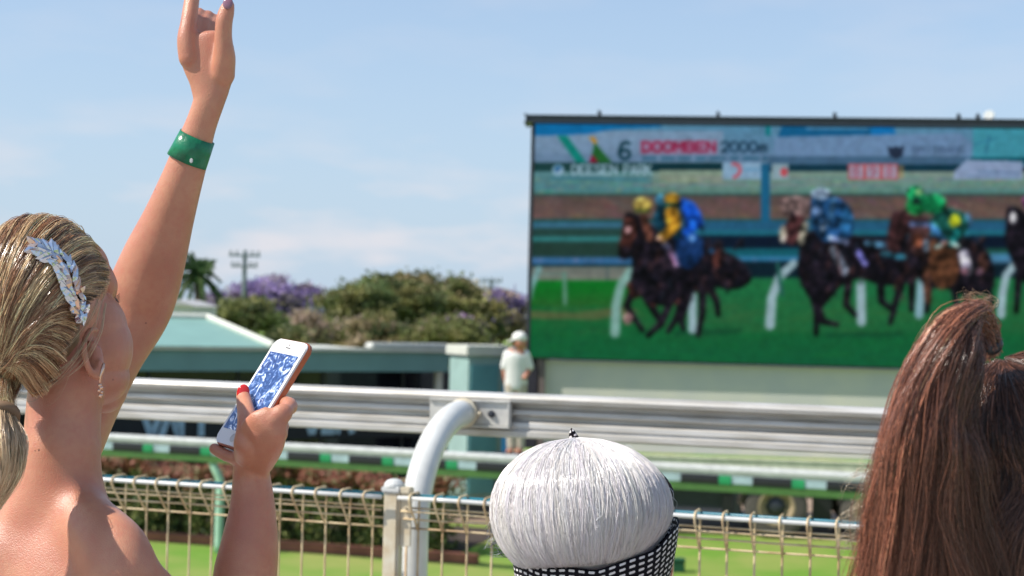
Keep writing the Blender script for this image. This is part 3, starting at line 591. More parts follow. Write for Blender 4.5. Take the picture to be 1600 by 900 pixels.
# rail posts on screen
wp = (168, 196, 206)
line([(842, 420), (829, 452), (826, 466)], 9, (130, 176, 178)); line([(882, 428), (883, 474)], 6, (112, 160, 142)); line([(840, 428), (884, 428)], 3, (112, 160, 142), .7)
line([(985, 424), (970, 446), (963, 475), (961, 520)], 13, (140, 186, 176), 1, 15); line([(1082, 462), (1082, 515)], 13, wp); line([(1240, 412), (1218, 432), (1206, 465), (1203, 508)], 12, wp, 1, 15)
line([(1215, 412), (1222, 460)], 6, (40, 100, 90)); line([(1345, 446), (1346, 503)], 14, wp); line([(1440, 436), (1436, 492)], 13, (150, 190, 205)); line([(1590, 408), (1572, 430), (1566, 460), (1564, 492)], 12, wp, 1, 13)
line([(1189, 180), (1194, 343)], 0.1, (0, 0, 0)); rect(1189, 256, 1203, 346, (28, 104, 146))
BK, BR_, BD = (20, 17, 25), (84, 46, 40), (40, 26, 28)
cv0 = cv.copy()
# horse 1 pair
for q in ([(990, 450), (979, 478), (1004, 516)], [(1008, 462), (1034, 505), (1012, 524)], [(1048, 470), (1036, 500), (1014, 524)], [(1066, 465), (1058, 495), (1044, 518)], [(1098, 450), (1097, 490), (1091, 524)], [(1108, 450), (1120, 470), (1122, 492)], [(1075, 460), (1064, 500), (1068, 514)]): line(q, 13, BK, 1, 7)
ell(981, 498, 8, 9, (196, 150, 148)); line([(986, 446), (992, 460)], 14, BR_); line([(1018, 452), (1022, 472)], 14, (92, 48, 36)); line([(1060, 456), (1056, 470)], 12, BR_)
spoly([(1030, 372), (1070, 376), (1115, 382), (1140, 398), (1172, 425), (1166, 442), (1140, 444), (1112, 450), (1085, 456), (1058, 466), (1035, 460)], BK); spoly([(1118, 392), (1160, 408), (1174, 436), (1150, 452), (1118, 444)], BK)
spoly([(978, 335), (1002, 338), (1026, 358), (1052, 392), (1068, 425), (1062, 465), (1036, 478), (1008, 468), (988, 446), (988, 412), (984, 388)], BK)
spoly([(974, 338), (990, 340), (996, 360), (986, 384), (982, 404), (968, 402), (966, 386), (972, 360)], BR_); ell(981, 359, 5, 6, (190, 145, 150)); spoly([(970, 386), (984, 388), (982, 404), (968, 403)], (34, 28, 36)); poly([(974, 340), (980, 330), (988, 340)], BK); line([(1006, 340), (1016, 372)], 13, (80, 48, 38))
ell(1120, 405, 7, 14, (70, 38, 34)); line([(1038, 380), (1060, 412)], 10, (110, 110, 150)); line([(1046, 392), (1056, 414)], 5, (190, 130, 175)); spoly([(1052, 372), (1095, 368), (1098, 400), (1078, 420), (1060, 410)], (14, 42, 84))
spoly([(1028, 316), (1058, 318), (1066, 345), (1060, 372), (1030, 360), (1020, 340)], (12, 52, 70)); spoly([(1060, 311), (1082, 315), (1096, 335), (1098, 352), (1082, 362), (1066, 366), (1070, 345)], (18, 78, 196)); spoly([(1038, 328), (1056, 324), (1064, 348), (1056, 364), (1036, 376), (1026, 372), (1042, 352)], (196, 138, 38)); ell(1030, 372, 6, 4, (210, 150, 130))
ell(1004, 320, 15, 12, (172, 150, 72)); rect(992, 326, 1016, 332, (74, 96, 34), .8); ell(1032, 312, 9, 9, (70, 150, 190)); ell(1050, 310, 13, 9, (204, 152, 42)); rect(1038, 317, 1064, 323, (18, 64, 54), .9)
ell(1080, 370, 9, 7, (44, 110, 210)); ell(1081, 371, 4, 3, (150, 190, 235)); ell(1112, 392, 5, 4, (50, 110, 170))
# horse 2
for q in ([(1268, 450), (1276, 490), (1275, 522)], [(1276, 470), (1285, 502), (1308, 507)], [(1326, 436), (1322, 476), (1336, 492)], [(1376, 436), (1377, 470), (1398, 487)], [(1410, 436), (1400, 470), (1391, 505)], [(1425, 430), (1424, 484)]): line(q, 13, BK, 1, 7)
line([(1287, 455), (1281, 475)], 14, (62, 34, 30))
spoly([(1250, 372), (1290, 356), (1330, 366), (1375, 372), (1420, 380), (1432, 410), (1420, 440), (1380, 446), (1345, 436), (1318, 444), (1298, 466), (1280, 482), (1262, 462), (1246, 425)], BK)
line([(1355, 380), (1390, 384)], 9, (90, 150, 190)); line([(1380, 396), (1412, 402)], 9, (36, 96, 116)); line([(1340, 392), (1352, 412)], 9, (110, 110, 190))
ell(1243, 323, 24, 17, (128, 104, 102)); spoly([(1236, 336), (1256, 340), (1262, 362), (1250, 380), (1232, 382), (1222, 366), (1228, 348)], (74, 42, 44)); ell(1223, 366, 5.5, 14, (186, 178, 160)); line([(1258, 352), (1251, 378)], 11, (190, 184, 162)); poly([(1234, 338), (1239, 328), (1244, 338)], BK)
spoly([(1268, 308), (1300, 306), (1326, 320), (1334, 345), (1328, 370), (1300, 378), (1280, 372), (1266, 340)], (22, 62, 104)); ell(1322, 345, 11, 20, (34, 92, 140)); ell(1283, 303, 16, 9, (150, 176, 206)); line([(1302, 312), (1298, 340)], 8, (66, 116, 160)); ell(1276, 329, 8, 8, (96, 126, 170))
ell(1287, 350, 8, 9, (86, 140, 200)); ell(1286, 356, 4, 4, (185, 205, 230)); line([(1298, 372), (1322, 378)], 8, (130, 145, 190)); line([(1302, 390), (1320, 424)], 13, (124, 138, 158)); line([(1306, 384), (1314, 428)], 4, (190, 120, 120), .6)
# horse 3
for q in ([(1452, 440), (1448, 486)], [(1488, 440), (1496, 480)], [(1540, 430), (1550, 480)], [(1516, 440), (1510, 470)]): line(q, 13, BK, 1, 8)
spoly([(1405, 370), (1440, 380), (1490, 370), (1530, 380), (1550, 408), (1552, 450), (1520, 462), (1480, 452), (1446, 446), (1420, 410)], BK)
spoly([(1452, 378), (1486, 374), (1498, 410), (1494, 440), (1468, 452), (1450, 420)], (84, 52, 34)); line([(1446, 420), (1450, 470)], 11, (92, 58, 44)); ell(1536, 410, 8, 16, (64, 40, 34))
spoly([(1394, 332), (1424, 328), (1430, 350), (1410, 376), (1402, 396), (1386, 388), (1388, 356)], (58, 34, 36)); spoly([(1422, 342), (1450, 340), (1452, 372), (1446, 398), (1426, 398), (1420, 370)], (62, 40, 40)); line([(1424, 350), (1448, 350)], 8, (84, 104, 150)); ell(1434, 376, 8, 12, (110, 62, 44)); ell(1447, 384, 5, 10, (100, 120, 140))
spoly([(1462, 325), (1490, 326), (1512, 338), (1510, 362), (1490, 376), (1470, 370), (1456, 345)], (16, 70, 62)); ell(1492, 345, 9, 11, (168, 176, 34)); line([(1512, 336), (1516, 348)], 8, (90, 150, 200)); line([(1456, 352), (1476, 376)], 9, (60, 120, 180)); line([(1496, 358), (1486, 382)], 10, (18, 110, 110)); line([(1462, 386), (1482, 378), (1500, 386)], 6, (150, 180, 175)); ell(1476, 380, 5, 4, (215, 150, 130))
ell(1432, 322, 17, 14, (18, 120, 60)); ell(1458, 318, 20, 16, (16, 128, 74)); ell(1430, 303, 14, 13, (22, 142, 84)); ell(1436, 300, 6, 5, (130, 180, 120)); ell(1432, 314, 6, 6, (20, 44, 40))
line([(1505, 396), (1512, 422)], 16, (172, 168, 190)); ell(1508, 424, 6, 6, (120, 84, 96)); ell(1530, 424, 6, 6, (150, 110, 130))
# horse 4 and beyond
spoly([(1572, 326), (1600, 330), (1640, 380), (1700, 390), (1720, 440), (1640, 450), (1600, 440), (1580, 405), (1570, 372)], BK); ell(1583, 340, 5, 9, (200, 200, 215)); ell(1612, 316, 15, 12, (190, 90, 180)); ell(1640, 340, 26, 22, (120, 40, 130))
for q in ([(1592, 430), (1588, 486)], [(1640, 440), (1636, 495)], [(1690, 430), (1704, 490)]): line(q, 12, BK, 1, 7)
# broken highlights on the horses and riders, speckle along the rails
for i in range(300):
    x = rg.choice([rg.uniform(985, 1165), rg.uniform(1245, 1430), rg.uniform(1395, 1548)]); y = rg.uniform(352, 462)
    px_ = cv[int(y-Y0), int(x-X0)]
    if px_.sum() < 110: line([(x, y), (x+rg.uniform(-7, 7), y+rg.uniform(4, 16))], rg.uniform(2, 6), tuple(rg.choice([(74, 42, 36), (46, 28, 30), (26, 34, 48), (60, 38, 40), (14, 14, 22)])), rg.uniform(.25, .75))
for i in range(150):
    x = rg.choice([rg.uniform(1030, 1098), rg.uniform(1268, 1330), rg.uniform(1450, 1515)]); y = rg.uniform(318, 376); px_ = cv[int(y-Y0), int(x-X0)]
    line([(x, y), (x+rg.uniform(-4, 4), y+rg.uniform(3, 9))], rg.uniform(2, 4), tuple(np.clip(px_*rg.uniform(.55, 1.5), 0, 255)), .5)
ms0 = (np.abs(cv-cv0).sum(2) > 6).astype(float); sh = np.zeros_like(ms0)
for s_n, am in ((5.0, .30), (2.2, .28)):
    q = gauss(rg.normal(0, 1, cv.shape[:2]+(1,)), s_n); sh += am*(q/q.std())[..., 0]
up_ = np.roll(ms0, 5, 0); rim_ = np.clip(ms0-up_, 0, 1); lo_ = np.clip(ms0-np.roll(ms0, -6, 0), 0, 1)
cv = cv*(1+ms0[..., None]*sh[..., None]*.75)+rim_[..., None]*np.array([26., 24., 26.])*.8; cv = cv*(1-.35*lo_[..., None]*1.0)+ms0[..., None]*np.clip(sh, 0, 1)[..., None]*np.array([16., 10., 10.]); cv = np.clip(cv, 0, 255)
# soften as the broadcast picture is soft, then give it pixel grain
_n = gauss(rg.normal(0, 1, cv.shape[:2]+(1,)), 3.0); _n = _n/_n.std(); _s = np.clip((YY-292)/16, 0, 1)[..., None]; cv = (gauss(cv, 1.25)*(1-_s)+gauss(cv, 2.1)*_s)*(1+.025*_n)*.92+np.array([30., 62., 84.])*.04; cv = np.clip(cv+rg.normal(0, 2.2, cv.shape), 0, 255)
nu, nv = 470, 200; sx_ = np.linspace(.0, Wd-.05, nu); zz_ = np.linspace(z_b, z_t, nv)
su, zv = np.meshgrid(sx_, zz_); PT = np.array(T0)[None, None]+su[..., None]*np.array(SD)+zv[..., None]*np.array([0, 0, 1.])
vv = PT-np.array(CAM); dd = vv@np.array(fwd); ix = 800+F*(vv@np.array(rt))/dd-X0-.5; iy = 450-F*(vv@np.array(up))/dd-Y0-.5
ix = np.clip(ix, 0, CW-1.01); iy = np.clip(iy, 0, CH-1.01); a_, b_ = ix.astype(int), iy.astype(int); fx, fy = (ix-a_)[..., None], (iy-b_)[..., None]
cc = (cv[b_, a_]*(1-fx)+cv[b_, a_+1]*fx)*(1-fy)+(cv[b_+1, a_]*(1-fx)+cv[b_+1, a_+1]*fx)*fy
cc = cc/255; cc = np.where(cc <= .04045, cc/12.92, ((cc+.055)/1.055)**2.4)
id_ = np.arange(nu*nv).reshape(nv, nu); Fq = np.stack([id_[:-1, :-1], id_[:-1, 1:], id_[1:, 1:], id_[1:, :-1]], -1).reshape(-1, 4)
ms_ = bpy.data.materials.new('video_panel'); ms_.use_nodes = True; t = ms_.node_tree; b = t.nodes['Principled BSDF']; at = N(t, 'ShaderNodeAttribute', attribute_name='col')
b.inputs['Base Color'].default_value = (.001, .001, .001, 1); b.inputs['Roughness'].default_value = .7; b.inputs['Specular IOR Level'].default_value = .02
t.links.new(at.outputs['Color'], b.inputs['Emission Color']); b.inputs['Emission Strength'].default_value = .84/EXPO
scr = link('video_screen', mesh_np('video_screen', PT.reshape(-1, 3)-np.array(SN)*.0+np.array(SN)*.004, Fq, cc.reshape(-1, 3)), ms_, truck)
# ------------------------------------------------------------------ person in white by the screen
pw = P(806, 560, 23.2); PW = Vector((pw.x, pw.y, ZG))
per = empty('person', PW, 'person in white shirt and white cap standing by the left end of the video screen', 'person')
cloth_w = mat('white_cloth', (.75, .74, .70), .8, var=.05)
B = Body(); d0 = 23.2
B.ell(812, 536, d0, 11, 13, 12); B.limb([(812, 545, d0, 6, 6), (811, 552, d0, 6, 6)])
B.limb([(808, 552, d0, 17, 10), (806, 575, d0, 16, 10), (806, 600, d0, 15, 10), (806, 612, d0, 16, 10)])
B.limb([(822, 556, d0, 6, 6), (826, 574, d0, 5, 5), (820, 590, d0-.1, 4, 4)]); B.limb([(793, 556, d0, 6, 6), (789, 580, d0, 5, 5), (792, 600, d0, 4, 4)])
for sx__ in (-7, 7): B.limb([(806+sx__, 610, d0, 9, 9), (806+sx__, 655, d0, 7, 7), (806+sx__, 700, d0, 5, 5), (803+sx__, 706, d0-.1, 6, 5)])
B.build('body', M['skin'], .012, 4, per)
B = Body(); B.limb([(808, 549, d0, 12, 9), (806, 558, d0, 19, 12), (806, 580, d0, 18, 12), (806, 604, d0, 18, 12)]); B.limb([(821, 554, d0, 8, 8), (827, 573, d0, 7, 7)]); B.limb([(794, 554, d0, 8, 8), (789, 573, d0, 7, 7)]); B.build('shirt', cloth_w, .014, 3, per)
B = Body(); 
for sx__ in (-7, 7): B.limb([(806+sx__, 602, d0, 11, 11), (806+sx__, 655, d0, 8.5, 8.5), (806+sx__, 698, d0, 7, 7)])
B.build('trousers', mat('beige_cloth', (.55, .48, .38), .85), .014, 3, per)
mb = MB(); cpos = P(812, 528, d0); mb.ball(cpos, .115, .12, .10, 16); mb.box(cpos+Vector((-.10, -.02, -.03)), (.20, .17, .025), (1, 0, .45), (0, 1, 0), (-.45, 0, 1), bev=.01); mb.build('cap', cloth_w, per, True)
pf = P(806, 709, d0); plat = empty('loading_platform', (pf.x, pf.y, ZG), 'low grey loading platform under the person in white', 'platform')
hz_ = pf.z-ZG
mb = MB(); mb.box((pf.x+.05, pf.y+.05, ZG+hz_-.04), (.8, .6, .06), bev=.01); mb.build('deck', M['dark'], plat)
for ax in (-.3, .38):
    for ay in (-.2, .3): mb = MB(); mb.box((pf.x+ax, pf.y+ay, ZG+(hz_-.07)/2), (.05, .05, hz_-.07)); mb.build('leg', M['dark'], plat)
q = P(793, 596, 23.6); bb = empty('blue_board', (q.x, q.y, ZG+hz_), 'narrow blue board leaning beside the person in white', 'board')
mb = MB(); mb.box((q.x, q.y, ZG+hz_+.5), (.14, .04, 1.02), bev=.006); tag(mb.build('panel', mat('blue_board', (.02, .20, .38), .5), bb))
# ================================================================== NEAR FENCE AND RAIL
fen = empty('mesh_fence', (f0.x, f0.y, 0), 'cream painted wire mesh fence with rolled top edge and square topped post', 'fence')
ft = 1.103
def fp(s, o, z): return f0+FD*s+FN*o+Vector((0, 0, z))
gap0, gap1 = -.06, .075     # the post stands between two panels
def panel(sa, sb, name):
    mb = MB(); sp = .0625; jz = ft-.078
    k = 0; s = sa+.028
    while s < sb:
        w = rng.normal(0, .0012); rr = .0027
        mb.tube([fp(s, 0, .05), fp(s, 0, .5), fp(s, 0, jz), fp(s+w, .001, ft-.004), fp(s+w, -.001, ft+.006), fp(s+w, -.008, ft+.010), fp(s+w, -.056, ft+.010), fp(s+w, -.067, ft+.004), fp(s+w, -.068, ft-.006), fp(s+w, -.060, ft-.018), fp(s+w*.5, -.004, jz-.004)], rr, 6)
        s += sp; k += 1
    for (o, z) in ((-.004, jz), (.003, ft-.030), (-.048, ft-.033), (-.030, ft-.053), (0, .85), (0, .6), (0, .35), (0, .1)):
        mb.tube([fp(sa+(sb-sa)*t, o+rng.normal(0, .0006), z+rng.normal(0, .0006)) for t in np.linspace(0, 1, 24)], .0025, 6)
    p = mb.build(name, M['rust'], fen, True)
    mb = MB(); mb.tube([fp(sa-.004+(sb-sa+.008)*t, -.060, ft+rng.normal(0, .0005)) for t in np.linspace(0, 1, 20)], .0052, 8); mb.build('top_rod', M['white'], p, True)
    mb = MB(); mb.tube([fp(sa+.01, -.010, ft+.001), fp(sb-.01, -.010, ft+.001)], .0045, 8); mb.build('inner_rod', M['teal'], p, True)
pc_ = P(616, 760, 3.72); ps = (Vector((pc_.x, pc_.y, 0))-f0).dot(FD); po = (Vector((pc_.x, pc_.y, 0))-f0).dot(FN)
ztop = P(616, 765, 3.72).z
panel(-3.2, ps-.020, 'mesh_panel'); panel(ps+.030, 2.6, 'mesh_panel')
mb = MB(); mb.box((pc_.x, pc_.y, ztop/2), (.040, .040, ztop), FD, FN, bev=.006); pst = mb.build('post', M['cream'], fen)
mb = MB(); mb.box((pc_.x, pc_.y, ztop+.002), (.05, .05, .016), FD, FN, bev=.004); mb.lathe((pc_.x, pc_.y, ztop+.008), [(.025, 0), (.024, .007), (.017, .015), (.008, .018)], n=16); mb.build('cap', M['white'], pst, False)
mb = MB(); q = Vector((pc_.x, pc_.y, 0))+FD*.034-FN*.006
mb.box(q+Vector((0, 0, ft-.055)), (.03, .006, .13), FD, FN, bev=.002); mb.box(q+Vector((0, 0, ztop+.001)), (.03, .03, .016), FD, FN, bev=.003); mb.tube([q+Vector((0, 0, ft-.03))-FN*.004, q+Vector((0, 0, ft-.03))-FN*.014], .006, 8); mb.build('clamp', M['cream'], pst)
mb = MB(); mb.tube([q+Vector((.003, 0, ft-.06)), q+Vector((.003, 0, .1))], .0035, 6); mb.build('rod', M['rust'], pst, True)
# rail
rl = P(740, 612, 4.25); R0 = Vector((rl.x, rl.y, 0)); zr1 = rl.z
nr = empty('running_rail', (R0.x, R0.y, 0), 'near white running rail with ribbed face carried on a curved gooseneck pipe', 'rail')
prof = [(-.02, 0), (.012, 0), (.024, -.005), (.028, -.013), (.024, -.023), (.012, -.0265), (-.012, -.030), (-.013, -.040), (.001, -.044), (.004, -.047), (.005, -.056), (.000, -.060), (-.015, -.064), (-.015, -.073), (.002, -.078), (.006, -.081), (.007, -.092), (.002, -.0965), (.003, -.100), (.010, -.104), (.010, -.117), (.004, -.122), (-.02, -.122), (-.026, -.06)]
mb = MB(); st = R0-FD*4.2; st.z = zr1; mb.prism([st-FN*u+Vector((0, 0, w)) for u, w in prof], FD*8.0); beam = mb.build('beam', M['rail'], nr)
# bracket plate with bolts
def rpt(px, py, off): return on_plane(px, py, R0-FN*off, FN)
c0 = rpt(735, 645, .022); hw_ = (rpt(798, 650, .022)-rpt(671, 645, .022)).length/2
mb = MB(); mb.box(c0, (hw_*2, .012, .066), FD, FN, bev=.003); mb.box(c0+Vector((0, 0, .034))+FN*-.004, (hw_*2, .022, .006), FD, FN, bev=.002); mb.box(c0+Vector((0, 0, -.035))+FN*-.004, (hw_*2, .022, .006), FD, FN, bev=.002)
mb.box(c0+FD*(hw_-.004)+FN*-.004, (.006, .022, .066), FD, FN, bev=.002)
br_ = mb.build('bracket', mat('bracket_metal', (.62, .60, .56), .35, metal=.3, var=.12, vscale=20, bump=.3, bscale=90), nr)
b0 = rpt(768, 647, .03); mb = MB(); mb.lathe(b0, [(.010, 0), (.010, .003), (.0065, .003), (.0065, .008), (.003, .009)], -FN, 12); mb.build('bolt', M['dark'], br_)
b0 = rpt(742, 645, .05)
# gooseneck pipe : up, over, and out to the rail
e = rpt(726, 645, .03); foot = e-FN*.37; foot = Vector((foot.x, foot.y, 0)); zt1 = e.z
arc = []
R_ = .27
for t in np.linspace(0, 1, 16):
    an = t*math.pi/2*1.02; arc.append(foot+FN*(.37-.02)*(1-math.cos(an))*1.0+Vector((0, 0, zt1-R_+R_*math.sin(min(an, math.pi/2)))))
pts = [foot+Vector((0, 0, 0)), foot+Vector((0, 0, .5)), foot+Vector((0, 0, zt1-R_-.05))]+arc
for s in (0, -3.6, 3.6):
    mb = MB(); mb.tube([p+FD*s for p in pts], .0365, 24); po_ = mb.build('post', M['white'], nr, True)
    mb = MB(); ee = pts[-1]+FD*s; mb.lathe(ee-FN*.012, [(.0365, 0), (.041, .002), (.041, .018), (.038, .022)], FN, 24)
    mb.tube([ee-FN*.002+FD*.038, ee-FN*.002+FD*.05], .007, 8); mb.build('collar', M['cream'], po_)
# ================================================================== PEOPLE
def sphere_arc(c, rad, u, v, ts, lift=None):
    """great arcs on an ellipsoid: unit directions u->v"""
    u = np.array(u, float); v = np.array(v, float); u /= np.linalg.norm(u); v /= np.linalg.norm(v); w = math.acos(max(-1, min(1, float(u@v)))); o = []
    for i, t in enumerate(ts):
        d = (math.sin((1-t)*w)*u+math.sin(t*w)*v)/math.sin(w); s = 1+(lift[i] if lift is not None else 0)
        o.append(np.array(c)+(np.array(rt)*d[0]*rad[0]+np.array(up)*d[1]*rad[1]-np.array(fwd)*d[2]*rad[2])*s)
    return o      # dir components: right, up, towards the camera
# ---------------------------------------------------------------- A: blonde woman with raised arm
A0 = Vector((P(90, 800, 1.78).x, 1.78, 0))
pa_ = empty('person', A0, 'blonde woman with silver leaf hair comb raising her left arm and holding up a phone', 'person')
B = Body()
dA = 1.75
B.ell(68, 480, 1.765, 88, 100, 96)                                   # cranium
B.ell(122, 432, 1.775, 48, 60, 60, -.2); B.ell(108, 405, 1.775, 42, 34, 54)    # forehead
B.limb([(150, 408, 1.80, 14, 22), (163, 430, 1.81, 14, 22), (172, 447, 1.82, 12, 20), (176, 458, 1.83, 7, 12)])  # brow
B.ell(140, 515, 1.80, 58, 62, 62); B.ell(154, 545, 1.80, 53, 66, 55); B.ell(150, 590, 1.80, 52, 44, 50)
B.ell(164, 610, 1.82, 34, 36, 40); B.ell(125, 600, 1.77, 40, 44, 40)
B.limb([(168, 470, 1.86, 12, 16), (182, 490, 1.885, 11, 12), (188, 500, 1.90, 8, 10)])   # nose beyond the cheek
B.limb([(180, 545, 1.87, 14, 14), (190, 560, 1.885, 8, 12)]); B.limb([(176, 575, 1.87, 14, 14), (186, 590, 1.88, 9, 12)]); B.ell(172, 614, 1.87, 22, 22, 24)
B.limb([(108, 560, 1.77, 58, 58), (100, 640, 1.77, 57, 60), (96, 700, 1.76, 60, 62), (92, 760, 1.755, 72, 62), (86, 810, 1.755, 96, 66)])     # neck
B.limb([(138, 600, 1.78, 10, 12), (148, 680, 1.79, 10, 12), (146, 745, 1.80, 12, 14)])
# shoulders and trunk; the back is turned so the right shoulder is nearer
SX = (Vector((math.cos(.72), -math.sin(.72), 0))); SY = Vector((math.sin(.72), math.cos(.72), 0))
ch = P(88, 850, 1.78)
def tr(h, w, dth, off=0): return (Vector((ch.x, ch.y, h))+SY*off, SX*w, SY*dth)
B.loft([tr(ch.z+.055, .06, .05), tr(ch.z+.025, .115, .066), tr(ch.z-.03, .150, .085), tr(ch.z-.10, .160, .098), tr(ch.z-.20, .155, .105), tr(ch.z-.33, .125, .095), tr(ch.z-.42, .145, .11), tr(ch.z-.52, .165, .12)], n=28)
B.limb([(88, 760, 1.755, 50, 50), (120, 800, 1.735, 48, 50), (150, 828, 1.70, 50, 52), (182, 862, 1.665, 55, 54), (192, 905, 1.65, 54, 52), (205, 970, 1.66, 46, 46)])     # trapezius to deltoid
B.ell(183, 884, 1.675, 62, 64, 58); B.ell(110, 900, 1.72, 90, 80, 60); B.ell(30, 900, 1.74, 110, 95, 60)
B.limb([(192, 890, 1.655, 50, 48), (250, 940, 1.69, 40, 40), (310, 985, 1.73, 40, 40), (378, 1020, 1.79, 40, 40)])    # right upper arm
B.limb([(378, 1025, 1.79, 42, 44), (380, 985, 1.80, 52, 46), (383, 900, 1.81, 50, 42), (390, 850, 1.815, 45, 38), (394, 800, 1.82, 37, 32), (394, 765, 1.822, 32, 27), (393, 735, 1.822, 29, 24), (396, 712, 1.81, 31, 22)])
# palm holding the phone
B.limb([(396, 722, 1.815, 31, 20), (403, 700, 1.79, 37, 20), (411, 680, 1.770, 38, 18), (420, 664, 1.758, 33, 14), (428, 654, 1.758, 26, 12)])
B.limb([(390, 712, 1.80, 24, 20), (386, 690, 1.777, 21, 19), (387, 664, 1.783, 17, 15), (384, 642, 1.805, 14, 12), (381, 625, 1.826, 12.5, 10), (379, 612, 1.838, 10.5, 8)])        # thumb
B.limb([(404, 676, 1.765, 20, 15), (426, 658, 1.758, 17, 14), (445, 643, 1.765, 14.5, 14), (452, 636, 1.785, 13, 13), (446, 630, 1.815, 12, 12), (428, 622, 1.85, 11, 11), (404, 614, 1.875, 10.5, 10.5)])        # index behind the case
B.limb([(422, 690, 1.785, 18, 16), (438, 676, 1.79, 13, 13), (440, 666, 1.812, 12, 12), (426, 656, 1.832, 11, 11), (400, 648, 1.865, 10.5, 10.5)])
B.limb([(418, 704, 1.79, 18, 15), (430, 696, 1.805, 12, 12), (422, 686, 1.824, 11.5, 11.5), (400, 678, 1.845, 10.5, 10.5), (378, 672, 1.87, 10, 10)])
B.limb([(404, 712, 1.795, 14, 12), (390, 719, 1.80, 10.5, 11), (372, 717, 1.812, 10.5, 10.5), (351, 710, 1.826, 10, 10), (335, 701, 1.838, 9, 9)])       # little finger under the phone
# raised left arm
B.limb([(58, 815, 1.93, 62, 55), (95, 720, 1.95, 56, 50), (130, 640, 1.98, 52, 50), (168, 560, 2.00, 52, 50), (206, 492, 2.01, 56, 46), (224, 452, 2.0, 55, 42), (243, 398, 1.985, 49, 40), (264, 340, 1.97, 39.5, 35), (283, 285, 1.955, 33, 29), (301, 232, 1.945, 28.5, 22), (314, 195, 1.94, 24.5, 19), (326, 160, 1.935, 24.5, 18), (330, 140, 1.935, 28, 18)])
B.limb([(327, 160, 1.935, 24, 18), (329, 130, 1.935, 33, 18), (325, 100, 1.935, 40, 17), (321, 75, 1.935, 39, 15), (318, 62, 1.935, 35, 13)])
B.limb([(296, 92, 1.93, 17, 15), (292, 62, 1.93, 15.5, 14), (295, 35, 1.935, 13, 13), (299, 5, 1.945, 12, 12), (302, -22, 1.955, 11, 11), (304, -48, 1.965, 9.5, 9.5)])      # index, up out of the frame
B.limb([(347, 118, 1.93, 20, 18), (351, 88, 1.92, 17, 16), (349, 60, 1.915, 14, 13.5), (350, 35, 1.912, 13.5, 12.5), (354, 18, 1.912, 12.5, 11), (357, 8, 1.912, 10, 9)])           # thumb
for (x_, d_, y_) in ((304, 1.945, 44), (318, 1.952, 48), (331, 1.958, 54)):                                   # three curled fingers
    B.limb([(x_+2, y_+32, d_-.01, 13, 12), (x_, y_+6, d_, 12, 12), (x_+2, y_-14, d_+.018, 11.5, 11), (x_+7, y_-22, d_+.036, 10.5, 10.5), (x_+12, y_-8, d_+.05, 9.5, 9.5), (x_+12, y_+8, d_+.045, 8.5, 8.5)])
# ear
B.limb([(150, 588, 1.722, 6, 6), (141, 580, 1.715, 6, 5), (134, 563, 1.710, 5.5, 5), (131, 543, 1.708, 5.5, 5), (135, 524, 1.712, 5, 5), (143, 515, 1.72, 5, 5), (150, 516, 1.73, 5, 5)], sub=4, n=12)
B.limb([(145, 585, 1.722, 8, 6), (141, 560, 1.728, 9, 4), (142, 535, 1.730, 9, 4)], n=12); B.limb([(157, 592, 1.722, 5, 5), (154, 582, 1.722, 7, 6), (156, 566, 1.725, 5, 5)], n=12)
B.limb([(150, 578, 1.73, 14, 12), (148, 550, 1.735, 12, 12)])
# legs
hp = Vector((ch.x, ch.y, 0))
for sg in (-1, 1):
    q = lambda h, r_, o=0: (hp+SX*sg*.085+SY*o+Vector((0, 0, h)), SX*r_, SY*r_)
    B.loft([q(.80, .085), q(.62, .075), q(.46, .052, .01), (q(.32, .052)), q(.10, .032, -.01), q(.04, .035, 0)])
    B.loft([(hp+SX*sg*.085-SY*.05+Vector((0, 0, .035)), SX*.03, Vector((0, 0, .03))), (hp+SX*sg*.09+SY*.06+Vector((0, 0, .03)), SX*.042, Vector((0, 0, .025))), (hp+SX*sg*.09+SY*.14+Vector((0, 0, .018)), SX*.035, Vector((0, 0, .014)))])
def _rx(V):
    W_ = V-np.array(CAM); d_ = W_@np.array(fwd); x_ = 800+F*(W_@np.array(rt))/d_; y_ = 450-F*(W_@np.array(up))/d_
    return np.clip((y_-700)/45, 0, 1)*np.clip((262-x_)/30, 0, 1)*(d_ > .2)
B.build('body', M['skin'], .0021, 6, pa_, _rx)
B = Body(); B.loft([tr(ch.z-.13, .166, .103), tr(ch.z-.20, .162, .112), tr(ch.z-.33, .134, .104), tr(ch.z-.50, .18, .135), tr(.45, .24, .20)], n=32)
B.build('dress', mat('coral_dress', (.55, .12, .10), .7, bump=.3, bscale=300), .006, 2, pa_)
# nails
nailr = mat('red_nail', (.62, .015, .01), .12, coat=.8, var=.03)
def nail(px, py, d, w, h, tilt, mt, nrm=None):
    u = d/F; mb = MB(); n_ = (nrm or -fwd).normalized(); a = (rt*math.cos(tilt)+up*math.sin(tilt)); a = (a-n_*a.dot(n_)).normalized(); b = n_.cross(a)
    mb.ball(P(px, py, d), w*u, h*u, .0022, 16, Matrix((a, b, n_)).transposed()); return mb.build('nail', mt, pa_, True)
nail(380, 613, 1.8295, 10, 13, -.1, nailr, -fwd+up*.25+rt*.1)
nail(356, 5, 1.9045, 8, 10, -.1, mat('purple_nail', (.26, .12, .16), .2, coat=.5, var=.03), -fwd+up*.2)
